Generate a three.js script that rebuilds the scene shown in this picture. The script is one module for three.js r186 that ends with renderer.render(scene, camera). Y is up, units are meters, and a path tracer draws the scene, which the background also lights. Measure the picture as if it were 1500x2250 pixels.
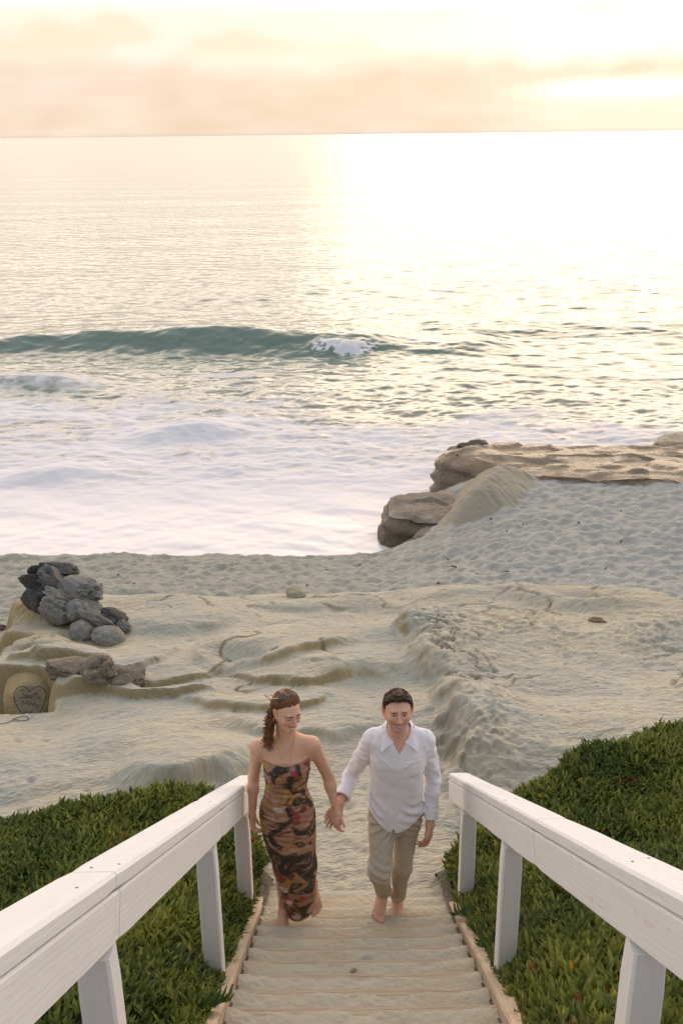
import * as THREE from 'three';
import { mergeGeometries } from 'three/addons/utils/BufferGeometryUtils.js';

// ---------------------------------------------------------------- camera, sky, sun, exposure
// x to the right, y up (0 = sea level), the sea lies towards -z; "d" below is the distance -z from the photographer.
const scene = new THREE.Scene();
const EYE = 7.6;
const camera = new THREE.PerspectiveCamera(2 * Math.atan(1125 / 2200) * 180 / Math.PI, 2 / 3, 0.05, 20000);
camera.position.set(0, EYE, 0);
camera.rotation.order = 'YXZ';
camera.rotation.set(-Math.atan(830.5 / 2200), 0, -0.0113);

const renderer = new THREE.WebGLRenderer({ antialias: true });
renderer.toneMapping = THREE.LinearToneMapping;
renderer.toneMappingExposure = 1.3;
renderer.shadowMap.enabled = true;
renderer.shadowMap.type = THREE.PCFSoftShadowMap;

const SUN_AZ = 17, SUN_EL = 12;                 // degrees to the right of straight out to sea, above the horizon
{
  const s = new THREE.DirectionalLight(new THREE.Color(1, 0.74, 0.46), 0.5);
  const a = SUN_AZ * Math.PI / 180, e = SUN_EL * Math.PI / 180;
  s.position.set(Math.sin(a) * Math.cos(e) * 60, 3 + Math.sin(e) * 60, -Math.cos(a) * Math.cos(e) * 60);
  s.target.position.set(0, 3, -8);
  s.castShadow = true; s.shadow.radius = 80; s.shadow.mapSize.set(2048, 2048);
  Object.assign(s.shadow.camera, { left: -20, right: 20, top: 20, bottom: -20, near: 1, far: 140 });
  scene.add(s, s.target);
}

// ---------------------------------------------------------------- small helpers
const PERM = new Uint8Array(512), GX = new Float32Array(256), GY = new Float32Array(256), GZ = new Float32Array(256);
{ const r = random(3); const p = [...Array(256).keys()]; for (let i = 255; i > 0; i--) { const j = Math.floor(r() * (i + 1)); [p[i], p[j]] = [p[j], p[i]]; } for (let i = 0; i < 512; i++) PERM[i] = p[i & 255];
  const e = [[1, 1, 0], [-1, 1, 0], [1, -1, 0], [-1, -1, 0], [1, 0, 1], [-1, 0, 1], [1, 0, -1], [-1, 0, -1], [0, 1, 1], [0, -1, 1], [0, 1, -1], [0, -1, -1]]; for (let i = 0; i < 256; i++) { GX[i] = e[i % 12][0]; GY[i] = e[i % 12][1]; GZ[i] = e[i % 12][2]; } }
function noise(x, y, z = 0.37) {                // gradient noise, -1 .. 1
  const fx = Math.floor(x), fy = Math.floor(y), fz = Math.floor(z), X = fx & 255, Y = fy & 255, Z = fz & 255; x -= fx; y -= fy; z -= fz;
  const u = x * x * x * (x * (x * 6 - 15) + 10), v = y * y * y * (y * (y * 6 - 15) + 10), w = z * z * z * (z * (z * 6 - 15) + 10), x1 = x - 1, y1 = y - 1, z1 = z - 1;
  const A = PERM[X] + Y, AA = PERM[A] + Z, AB = PERM[A + 1] + Z, B = PERM[X + 1] + Y, BA = PERM[B] + Z, BB = PERM[B + 1] + Z;
  let h = PERM[AA]; const a = GX[h] * x + GY[h] * y + GZ[h] * z; h = PERM[BA]; const b = GX[h] * x1 + GY[h] * y + GZ[h] * z; h = PERM[AB]; const c = GX[h] * x + GY[h] * y1 + GZ[h] * z; h = PERM[BB]; const d = GX[h] * x1 + GY[h] * y1 + GZ[h] * z;
  h = PERM[AA + 1]; const e = GX[h] * x + GY[h] * y + GZ[h] * z1; h = PERM[BA + 1]; const f = GX[h] * x1 + GY[h] * y + GZ[h] * z1; h = PERM[AB + 1]; const g = GX[h] * x + GY[h] * y1 + GZ[h] * z1; h = PERM[BB + 1]; const k = GX[h] * x1 + GY[h] * y1 + GZ[h] * z1;
  const p = a + u * (b - a), q = c + u * (d - c), r = e + u * (f - e), s = g + u * (k - g), m = p + v * (q - p), n = r + v * (s - r); return m + w * (n - m);
}
function fbm(x, y, z = 0.37, o = 4) { let s = 0, a = 1, n = 0; for (let i = 0; i < o; i++) { s += a * noise(x, y, z + i * 7.3); n += a; a *= 0.5; x *= 2.03; y *= 2.03; z *= 2.03; } return s / n; }
function random(a) { return () => { a |= 0; a = a + 0x6D2B79F5 | 0; let t = Math.imul(a ^ a >>> 15, 1 | a); t = t + Math.imul(t ^ t >>> 7, 61 | t) ^ t; return ((t ^ t >>> 14) >>> 0) / 4294967296; }; }
const clamp = (x, a = 0, b = 1) => Math.min(b, Math.max(a, x));
const sstep = (a, b, x) => { const t = clamp((x - a) / (b - a)); return t * t * (3 - 2 * t); };
const mix = (a, b, t) => a + (b - a) * t;
const mix3 = (a, b, t) => [mix(a[0], b[0], t), mix(a[1], b[1], t), mix(a[2], b[2], t)];
const gauss = (t) => Math.exp(-t * t);
function curve(pts, x) {                       // piecewise smooth profile through [x, y] pairs
  if (x <= pts[0][0]) return pts[0][1];
  for (let i = 1; i < pts.length; i++) if (x <= pts[i][0]) { const [a, b] = pts[i - 1], [c, d] = pts[i]; const t = (x - a) / (c - a); return mix(b, d, t * t * (3 - 2 * t) * 0.5 + t * 0.5); }
  return pts[pts.length - 1][1];
}
const numbers = {};
function numbered(n) { const k = numbers[n] = (numbers[n] ?? -1) + 1; return k ? n + '_' + String(k).padStart(3, '0') : n; }
function tag(o, label, category, group, kind) {
  o.userData.label = label; if (category) o.userData.category = category;
  if (group) o.userData.group = group; if (kind) o.userData.kind = kind;
  return o;
}
function mesh(name, geo, mat, parent) {
  const m = new THREE.Mesh(geo, mat); m.name = parent ? name : numbered(name); m.castShadow = m.receiveShadow = true;
  (parent ?? scene).add(m); return m;
}
function thing(name, label, category, pos = [0, 0, 0], group) {
  const g = new THREE.Group(); g.name = numbered(name); g.position.set(...pos); scene.add(g); return tag(g, label, category, group);
}
function dataTex(w, h, f, srgb, repeat = true) {   // f(i, j, out) fills out[0..2] with 0..1
  const d = new Uint8Array(w * h * 4), o = [0, 0, 0];
  for (let j = 0, k = 0; j < h; j++) for (let i = 0; i < w; i++, k += 4) { f(i, j, o); d[k] = clamp(o[0]) * 255; d[k + 1] = clamp(o[1]) * 255; d[k + 2] = clamp(o[2]) * 255; d[k + 3] = 255; }
  const t = new THREE.DataTexture(d, w, h); t.magFilter = THREE.LinearFilter; t.minFilter = THREE.LinearMipmapLinearFilter; t.generateMipmaps = true;
  t.wrapS = t.wrapT = repeat ? THREE.RepeatWrapping : THREE.ClampToEdgeWrapping;
  if (srgb) t.colorSpace = THREE.SRGBColorSpace;
  t.needsUpdate = true; return t;
}
const srgb = (x) => x <= 0.0031308 ? x * 12.92 : 1.055 * Math.pow(x, 1 / 2.4) - 0.055;
// noise that tiles: f on a torus of n x n cells, blended over the border
function tiled(size, f) {
  const a = new Float32Array(size * size);
  for (let j = 0; j < size; j++) for (let i = 0; i < size; i++) {
    const u = i / size, v = j / size, wu = sstep(0.75, 1, u), wv = sstep(0.75, 1, v);
    let s = f(u, v) * (1 - wu) * (1 - wv);
    if (wu) s += f(u - 1, v) * wu * (1 - wv);
    if (wv) s += f(u, v - 1) * (1 - wu) * wv;
    if (wu && wv) s += f(u - 1, v - 1) * wu * wv;
    a[j * size + i] = s;
  }
  let lo = Infinity, hi = -Infinity; for (const x of a) { lo = Math.min(lo, x); hi = Math.max(hi, x); }
  return dataTex(size, size, (i, j, o) => { o[0] = o[1] = o[2] = (a[j * size + i] - lo) / (hi - lo); });
}
function gridGeo(nu, nv, f, uvf, colf) {       // f(i/nu, j/nv, out) -> [x, y, z]; faces up when u runs to +x and v to -z
  const n = (nu + 1) * (nv + 1), P = new Float32Array(n * 3), U = new Float32Array(n * 2), C = colf && new Float32Array(n * 3), I = new Uint32Array(nu * nv * 6);
  for (let j = 0, k = 0; j <= nv; j++) for (let i = 0; i <= nu; i++, k++) {
    const p = f(i / nu, j / nv); P.set(p, k * 3);
    const w = uvf ? uvf(p) : [p[0], -p[2]]; U.set(w, k * 2);
  }
  let q = 0;
  for (let j = 0; j < nv; j++) for (let i = 0; i < nu; i++) { const a = j * (nu + 1) + i, b = a + 1, c = a + nu + 1, e = c + 1; I[q++] = a; I[q++] = b; I[q++] = e; I[q++] = a; I[q++] = e; I[q++] = c; }
  const g = new THREE.BufferGeometry();
  g.setAttribute('position', new THREE.BufferAttribute(P, 3)); g.setAttribute('uv', new THREE.BufferAttribute(U, 2)); g.setIndex(new THREE.BufferAttribute(I, 1));
  g.computeVertexNormals();
  if (colf) { const N = g.attributes.normal.array; for (let k = 0; k < n; k++) C.set(colf([P[k * 3], P[k * 3 + 1], P[k * 3 + 2]], [N[k * 3], N[k * 3 + 1], N[k * 3 + 2]]), k * 3); g.setAttribute('color', new THREE.BufferAttribute(C, 3)); }
  return g;
}
function bar(len, w, h, ch = 0.006, wob = 0, seed = 0) {  // a chamfered beam along z, uv in metres (u along the beam)
  const x = w / 2, y = h / 2, s = [[x - ch, -y], [x, -y + ch], [x, y - ch], [x - ch, y], [-x + ch, y], [-x, y - ch], [-x, -y + ch], [-x + ch, -y]];
  const P = [], U = [], I = []; const nz = Math.max(1, Math.round(len / 0.12)); let per = 0;
  for (let k = 0; k < 8; k++) {
    const a = s[k], b = s[(k + 1) % 8], l = Math.hypot(a[0] - b[0], a[1] - b[1]), at0 = P.length / 3;
    for (let j = 0; j <= nz; j++) { const z = -len / 2 + len * j / nz; for (const [q, vv] of [[a, per], [b, per + l]]) { const wz = wob ? noise(z * 3 + seed, q[0] * 9, q[1] * 9 + seed) * wob : 0, end = (j === 0 || j === nz) ? 1 - ch * 0.5 / Math.max(x, y) : 1; P.push(q[0] * end + wz, q[1] * end + wz, z); U.push(z + seed * 1.37, vv); } }
    for (let j = 0; j < nz; j++) { const o = at0 + j * 2; I.push(o, o + 1, o + 3, o, o + 3, o + 2); }
    per += l;
  }
  for (const z of [-1, 1]) { const o = P.length / 3; for (const q of s) { P.push(q[0] * (1 - ch * 0.5 / Math.max(x, y)), q[1] * (1 - ch * 0.5 / Math.max(x, y)), z * len / 2); U.push(q[0] + seed, q[1]); } for (let k = 1; k < 7; k++) z > 0 ? I.push(o, o + k, o + k + 1) : I.push(o, o + k + 1, o + k); }
  let g = new THREE.BufferGeometry(); g.setAttribute('position', new THREE.Float32BufferAttribute(P, 3)); g.setAttribute('uv', new THREE.Float32BufferAttribute(U, 2)); g.setIndex(I);
  g = g.toNonIndexed(); g.computeVertexNormals(); return g;
}
const color3 = (geo, c) => { const n = geo.attributes.position.count, C = new Float32Array(n * 3); for (let i = 0; i < n; i++) C.set(c, i * 3); geo.setAttribute('color', new THREE.BufferAttribute(C, 3)); return geo; };
// ---------------------------------------------------------------- the sky: thin warm cloud over the sea, greyer blue behind
{
  const W = 2048, H = 1024, D = new Float32Array(W * H * 4);
  for (let j = 0; j < H; j++) {
    const el = ((j + 0.5) / H - 0.5) * 180;
    if (el < -1.5) { for (let i = 0; i < W; i++) { const k = (j * W + i) * 4; D[k] = 0.5; D[k + 1] = 0.46; D[k + 2] = 0.41; D[k + 3] = 1; } continue; }
    const near = el < 34;
    for (let i = 0; i < W; i++) {
      const lon = ((i + 0.5) / W - 0.5) * 2 * Math.PI;        // atan2(z, x)
      let az = lon * 180 / Math.PI + 90; if (az > 180) az -= 360;  // 0 = out to sea (-z), + to the right
      const e = Math.max(el, 0), k = (j * W + i) * 4;
      const ca = Math.cos((az - 8) * Math.PI / 180), front = 0.5 + 0.5 * ca * Math.cos(e * Math.PI / 180);
      // high bright veil out to sea, duller and bluer overhead and inland
      const ahead = Math.pow(0.5 + 0.5 * Math.cos(Math.max(0, Math.abs(az - 2) - 34) * Math.PI / 146), 3.5);
      let c = mix3([0.44, 0.50, 0.60], [2.40, 1.95, 1.60], ahead * (1 - sstep(24, 52, e)));
      c = mix3(c, [0.48, 0.52, 0.59], sstep(26, 75, e) * 0.9);
      c = mix3(c, mix3([0.37, 0.44, 0.54], [0.89, 0.765, 0.635], ahead), 1 - sstep(5.5, 9.0, e));
      const ds = Math.hypot((az - SUN_AZ) * Math.cos(e * Math.PI / 180), el - 6.8);
      // the bank of cloud low over the sea, its top between 3.5 and 4.5 degrees
      const wx = az / 9, n1 = near ? fbm(wx * 1.1 + 3.1, e / 2.6, 1.7, 5) : 0, n2 = near ? fbm(az / 3.2, e / 0.8, 4.2, 4) : 0;
      const top = 3.7 + 0.75 * noise(az / 9, 0.2, 9) + 0.7 * n2 + 0.35 * noise(az / 1.6, e, 3) - 0.012 * az;
      let bank = 1 - sstep(top - 1.1, top + 0.7, e + n2 * 0.5);
      const wisps = sstep(0.02, 0.42, n1 + 0.16 * n2 + 0.16 - 0.014 * (az + 6)) * sstep(3.2, 4.5, e) * (1 - sstep(6.6, 9.5, e)) * 0.8;
      let cl = [0.755, 0.585, 0.435];
      cl = mix3(cl, [0.735, 0.57, 0.465], sstep(-2, -16, az) * 0.8);
      cl = mix3(cl, [0.76, 0.605, 0.465], gauss((e - 0.6) / 1.2) * 0.6);
      const lace = 0.14 * n1 + 0.10 * n2; cl = cl.map((x, q) => x * (1 + lace * (1 + 0.5 * q)));
      // the gap in it that the sun shines through
      const gap = gauss((az - 14.5) / 4.2) * gauss((e - 2.05 - 0.12 * n2) / 0.42);
      const low = sstep(7.5, 12.5, az + n2) * (1 - sstep(1.6, 2.3, e));
      cl = mix3(cl, [0.86, 0.735, 0.575], clamp(low * 0.75));
      cl = mix3(cl, [1.35, 1.22, 1.02], clamp(gap * 0.95));
      const glow = gauss(ds / 9);
      cl = cl.map((x, q) => x * (1 + glow * [0.10, 0.09, 0.07][q]));
      bank *= 0.35 + 0.65 * front;
      c = mix3(c, cl, clamp(bank * 0.95)); c = mix3(c, [0.80, 0.655, 0.48].map((x) => x * (0.6 + 0.4 * front)), wisps);
      const g2 = gauss(ds / 14) * (1 - bank * 0.9); c = [c[0] + 0.30 * g2, c[1] + 0.25 * g2, c[2] + 0.18 * g2];
      D[k] = c[0]; D[k + 1] = c[1]; D[k + 2] = c[2]; D[k + 3] = 1;
    }
  }
  const t = new THREE.DataTexture(D, W, H, THREE.RGBAFormat, THREE.FloatType);
  t.mapping = THREE.EquirectangularReflectionMapping; t.magFilter = t.minFilter = THREE.LinearFilter; t.needsUpdate = true;
  scene.background = t; scene.environment = t;
}
// ---------------------------------------------------------------- the sea
const R1 = random(11);
const chop = [];
for (let i = 0; i < 34; i++) {
  const L = 0.5 * Math.pow(1.13, i), k = 2 * Math.PI / L, a = (R1() - 0.5) * (L < 5 ? 2.2 : 1.1);
  chop.push({ i, L, kx: k * Math.sin(a), kd: k * Math.cos(a), p: R1() * 6.283, a: 0.0115 * Math.pow(L, L > 3 ? 0.45 : 0.8) * (L > 3 ? 1.47 : 1) * (1 + 0.3 * gauss((L - 3) / 2.5)) });
}
// long waves that stand up near the shore: [distance, reach from x, to x, height, front width, back width, slant]
const breakers = [
  { d: 38.3, x0: -40, x1: 7.5, h: 0.72, f: 1.2, b: 3.4, s: -0.05, pk: -5.6 },
  { d: 32.3, x0: -30, x1: -6.9, h: 0.42, f: 0.6, b: 1.5, s: -0.06, pk: -10 },
  { d: 26.0, x0: -6.4, x1: -1.6, h: 0.36, f: 0.55, b: 1.2, s: 0.06, pk: -4 },
  { d: 22.6, x0: -9, x1: -4.2, h: 0.24, f: 0.4, b: 1.0, s: 0.16, pk: -6.6 },
  { d: 41.5, x0: 2.5, x1: 30, h: 0.24, f: 1.6, b: 3, s: 0.02, pk: 9 },
  { d: 47, x0: 0, x1: 9, h: 0.18, f: 1.4, b: 2.5, s: 0.05, pk: 4 },
];
function breaker(w, x, d) {
  if (x < w.x0 || x > w.x1) return { h: 0, t: 99, along: 0 };
  const wob = noise(x * 0.22, w.d) * 1.1 + noise(x * 0.7, w.d + 3) * 0.3;
  const t = d - (w.d + w.s * (x - w.pk) + wob * Math.min(1, w.h + 0.3));
  if (t < -3.5 * w.f || t > 3.5 * w.b) return { h: 0, t, along: 0 };
  const along = sstep(w.x0, w.x0 + 2.5, x) * (1 - sstep(w.x1 - 2.8, w.x1, x)) * (0.72 + 0.28 * gauss((x - w.pk) / 3.4)) * (1 + 0.25 * noise(x * 0.35, w.d + 8));
  const prof = t < 0 ? gauss(t / w.f) : gauss(t / w.b);
  return { h: w.h * along * prof * (w.d === 38.3 ? 1 - 0.55 * sstep(0.5, 3, x) : 1), t, along };
}
const lipNoise = (x, d) => fbm(x * 2.2, d * 2.2, 2.2, 4);
function seaHeight(x, d) {
  const spacing = Math.max(0.05, d * 0.0022, d * d / 7600 * 0.9);
  const calm = 0.25 + 0.75 * sstep(24, 37, d), wx = x + 0.6 * noise(x * 0.25, d * 0.25, 2), wd = d + 0.9 * noise(x * 0.18, d * 0.3, 5);
  let h = 0;
  const gust = [0, 1, 2, 3].map((q) => 0.65 + 0.6 * noise(x * 0.12, d * 0.1, q * 9.7));
  for (const w of chop) { const keep = sstep(1.6, 3.2, w.L / spacing); if (keep) { let s = Math.sin(w.kx * wx + w.kd * wd + w.p); if (w.L < 6) { s = Math.abs(s); s = 1 - 2 * s * (1.28 - 0.28 * s); } h += w.a * keep * s * (w.L > 6 ? calm : calm * gust[w.i & 3]); } }
  h *= 0.29 * (1 + 0.35 * gauss((d - 44) / 9)) * (0.75 + 0.25 * sstep(-4, 12, x));
  for (const w of breakers) if (Math.abs(d - w.d) < 14) h += breaker(w, x, d).h;
  if (d > 33 && d < 41) h += 0.05 * gauss((d - 37) / 2) * fbm(x * 1.1, d * 2.2, 4, 3);
  if (d > 35 && d < 38.5 && Math.abs(x - 0.15) < 2.4) h += 0.42 * gauss((x - 0.15) / 1.0) * gauss((d - 36.6 - 0.25 * Math.abs(x)) / 0.45) * (0.55 + 0.9 * lipNoise(x * 1.2, d * 1.2));
  if (d < 34) {                                // churned water inside the break, then the smooth wash
    const c = sstep(20, 24, d) * (1 - sstep(30, 35, d));
    h += c * (0.17 * fbm(x * 0.55, d * 0.9, 3, 5) + 0.065 * fbm(x * 2.0, d * 3.2, 6, 4)) + 0.05 * (1 - c) * fbm(x * 0.25, d * 0.4, 8, 2) * sstep(34, 30, d);
    h *= mix(0.25, 1, sstep(18.5, 23, d));
  }
  return h;
}
const FX0 = -18, FW = 36, FD0 = 14, FSIZE = 1320;
function foamAt(x, d) {
  if (d > 44.5) return 0;
  const edge = 30.5 - 0.33 * x + 2.4 * noise(x * 0.2, d * 0.2, 6);
  const zone = 1 - sstep(-4.5, 3.0, d - edge);              // 1 well inside
  const wx = x + 0.8 * noise(x * 0.5, d * 0.6, 2.2), wd = d + 0.8 * noise(x * 0.5, d * 0.6, 8.1);
  const big = fbm(wx * 0.32, wd * 0.5, 1.1, 3);
  const r1 = 1 - Math.abs(fbm(wx * 0.7, wd * 1.1, 3.3, 3)) * 3.2, r2 = 1 - Math.abs(fbm(wx * 1.9, wd * 3.0, 5.5, 3)) * 2.6;
  let lace = Math.max(r1, r2 * 0.85) * 0.75 + 0.25 * fbm(wx * 6, wd * 8, 7, 2);
  const wash = 1 - sstep(19.5, 24.5, d);
  let f = sstep(0.38, 0.95, zone * 1.02 + big * 0.55 + lace * 0.62 - 0.46 + wash * 0.5);
  f *= sstep(-0.05, 0.5, zone + 0.1 * big);
  f = Math.max(f, wash * (0.80 + 0.22 * lace));
  // thin streaks left farther out
  f = Math.max(f, 0.10 * sstep(0.72, 1.0, r2) * (1 - sstep(34, 43, d)) * sstep(-0.1, 0.3, big));
  // rollers: foam on the crests that have broken
  for (let q = 1; q < 4; q++) { const b = breaker(breakers[q], x, d); f = Math.max(f, sstep(0.05, 0.3, b.along) * gauss((b.t + 0.1) / 0.55) * sstep(-0.35, 0.25, lipNoise(x, d))); if (b.t < 0) f = Math.max(f, sstep(0.05, 0.3, b.along) * gauss((b.t + 0.9) / 1.1) * sstep(-0.1, 0.35, lipNoise(x, d)) * 0.7); }
  // the spot where the big wave curls over
  const c = gauss((x - 0.15 + 0.2 * lipNoise(x, d)) / 1.15) * gauss((d - 36.55 + 0.4 * noise(x * 2, 3) - 0.25 * Math.abs(x)) / 0.5); f = Math.max(f, sstep(0.30, 0.55, c + 1.1 * lipNoise(x * 1.9, d * 2.4)) * sstep(0.10, 0.3, c));
  const s = gauss((x + 3.9) / 1.2) * gauss((d - 33.6) / 0.35); f = Math.max(f, sstep(0.3, 0.6, s + 0.4 * lipNoise(x * 1.3, d * 2)) * sstep(0.15, 0.4, s) * 0.85);
  return clamp(f);
}
const foamMap = new Float32Array(FSIZE * FSIZE);
for (let j = 0; j < FSIZE; j++) for (let i = 0; i < FSIZE; i++) { const x = FX0 + (i + 0.5) / FSIZE * FW, d = FD0 + (j + 0.5) / FSIZE * FW; foamMap[j * FSIZE + i] = d > 46 || Math.abs(x) > 17.8 || Math.abs(x) > 0.42 * d + 2.5 ? 0 : foamAt(x, d); }
const WATER = [0.155, 0.205, 0.160], SHALLOW = [0.40, 0.37, 0.30], FOAM = [0.75, 0.715, 0.71];
const seaColor = dataTex(FSIZE, FSIZE, (i, j, o) => {
  const d = FD0 + (j + 0.5) / FSIZE * FW, x = FX0 + (i + 0.5) / FSIZE * FW, f = foamMap[j * FSIZE + i];
  let c = mix3(SHALLOW, WATER, sstep(25, 36, d)); c = mix3(c, FOAM, f);
  o[0] = srgb(c[0]); o[1] = srgb(c[1]); o[2] = srgb(c[2]);
}, true, false);
const seaRough = dataTex(FSIZE, FSIZE, (i, j, o) => { const d = FD0 + (j + 0.5) / FSIZE * FW, f = foamMap[j * FSIZE + i], wash = 1 - sstep(19, 23, d); o[0] = o[1] = o[2] = mix(mix(0.10, 0.22, sstep(38, 60, d)), mix(0.75, 0.3, wash), f); }, false, false);
const ripples = (() => {                       // small wind ripples, tiling every 7 m
  const w = []; const r = random(5);
  for (let i = 0; i < 46; i++) { const m = 4 + Math.floor(r() * r() * 40), a = (r() - 0.5) * 2.1; w.push([Math.round(m * Math.sin(a)), Math.round(m * Math.cos(a)), r() * 6.283, Math.pow(m, -0.95)]); }
  const S = 640, a = new Float32Array(S * S); let mx = 0;
  for (let j = 0; j < S; j++) for (let i = 0; i < S; i++) { let s = 0; for (const [p, q, ph, am] of w) s += am * Math.sin(6.28318 * (p * i + q * j) / S + ph); a[j * S + i] = s; mx = Math.max(mx, Math.abs(s)); }
  return dataTex(S, S, (i, j, o) => { o[0] = o[1] = o[2] = 0.5 + 0.5 * a[j * S + i] / mx; });
})();
ripples.channel = 1; ripples.repeat.set(1 / 7, 1 / 7);
{
  const NU = 470, NV = 900, d0 = 15.5, far = 14000;
  // rows close together near the shore, far apart towards the horizon
  const rows = []; { let d = d0; const raw = [d]; while (d < far) { d += Math.max(0.055, d * d / 7600 * 0.62, d * 0.0012); raw.push(d); } for (let j = 0; j <= NV; j++) { const t = j / NV * (raw.length - 1), a = Math.floor(t); rows.push(mix(raw[a], raw[Math.min(a + 1, raw.length - 1)], t - a)); } }
  const g = gridGeo(NU, NV, (u, v) => {
    const d = rows[Math.round(v * NV)], s = (u - 0.5) * 2, x = s * (0.46 + 0.9 * s * s * Math.abs(s)) * (d + 4);
    return [x, seaHeight(x, d), -d];
  }, (p) => [(p[0] - FX0) / FW, (-p[2] - FD0) / FW]);
  const P = g.attributes.position.array, U1 = new Float32Array(P.length / 3 * 2);
  for (let k = 0; k < P.length / 3; k++) { U1[k * 2] = P[k * 3]; U1[k * 2 + 1] = -P[k * 3 + 2]; }
  g.setAttribute('uv1', new THREE.BufferAttribute(U1, 2));
  const m = new THREE.MeshPhysicalMaterial({ map: seaColor, roughnessMap: seaRough, roughness: 1, ior: 1.333, bumpMap: ripples, bumpScale: 0.075 });
  tag(mesh('sea', g, m), 'pale sea with a green breaking wave and white foam, out to the horizon', 'sea', null, 'structure');
}
// ---------------------------------------------------------------- the beach, the sandstone, the planted slope
const sandBump = tiled(800, (u, v) => 0.55 * fbm(u * 14, v * 14, 2, 4) + 0.45 * fbm(u * 70, v * 70, 5, 3));
sandBump.repeat.set(1 / 2.2, 1 / 2.2);
const rockBump = tiled(800, (u, v) => { const a = u * 7 + v * 2.5, b = v * 20 - u * 5; return 0.5 * fbm(a, b, 3, 5) + 0.35 * fbm(a * 4, b * 4, 8, 4) - 0.5 * Math.pow(Math.max(0, fbm(a * 1.7, b * 1.7, 12, 3)), 1.5); });
rockBump.repeat.set(1 / 1.9, 1 / 1.9);
function stampedSand(x, d) {                   // sand churned by feet: shallow dents with raised rims
  let h = 0;
  for (const [s, a, z] of [[3.3, 0.026, 1], [6.0, 0.017, 5]]) {
    const wx = x * s + 0.5 * noise(x * 1.3, d * 1.3, z), wd = d * s * 1.25 + 0.5 * noise(x * 1.1, d * 1.1, z + 9), ix = Math.floor(wx), id = Math.floor(wd); let best = 9;
    for (let a2 = -1; a2 <= 1; a2++) for (let b2 = -1; b2 <= 1; b2++) { const r = Math.sin((ix + a2) * 127.1 + (id + b2) * 311.7 + z) * 43758.5453, q = Math.sin((ix + a2) * 269.5 + (id + b2) * 183.3 + z) * 43758.5453; best = Math.min(best, Math.hypot(ix + a2 + (r - Math.floor(r)) - wx, id + b2 + (q - Math.floor(q)) - wd)); }
    h += a * (Math.min(best, 0.9) / 0.9 * 1.6 - 0.8);
  }
  return h + 0.03 * fbm(x * 1.1, d * 1.1, 4, 3);
}
const beachLeft = [[5, 2.0], [8, 1.72], [10, 1.42], [12, 1.2], [14, 0.95], [16, 0.58], [17, 0.32], [17.75, 0.0], [19, -0.5], [23, -1.1], [40, -3]];
const beachRight = [[5, 2.0], [9, 1.6], [11, 1.3], [13, 1.12], [15, 1.02], [18, 0.98], [19.6, 0.93], [21.5, 0.5], [23.5, -0.4], [40, -3]];
const beachFlat = (x, d) => mix(curve(beachLeft, d), curve(beachRight, d), sstep(0.2, 3.4, x + 0.25 * noise(x * 0.8, d * 0.8)));
function beachHeight(x, d) {
  const h = beachFlat(x, d), dry = sstep(0.06, 0.3, h);
  return h + stampedSand(x, d) * (0.1 + 1.75 * dry) + 0.05 * noise(x * 0.6, d * 0.6, 2) * dry + 0.06 * gauss((d - 17.25) / 0.4) * (1 - sstep(-4.5, -1.5, x));
}
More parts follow.
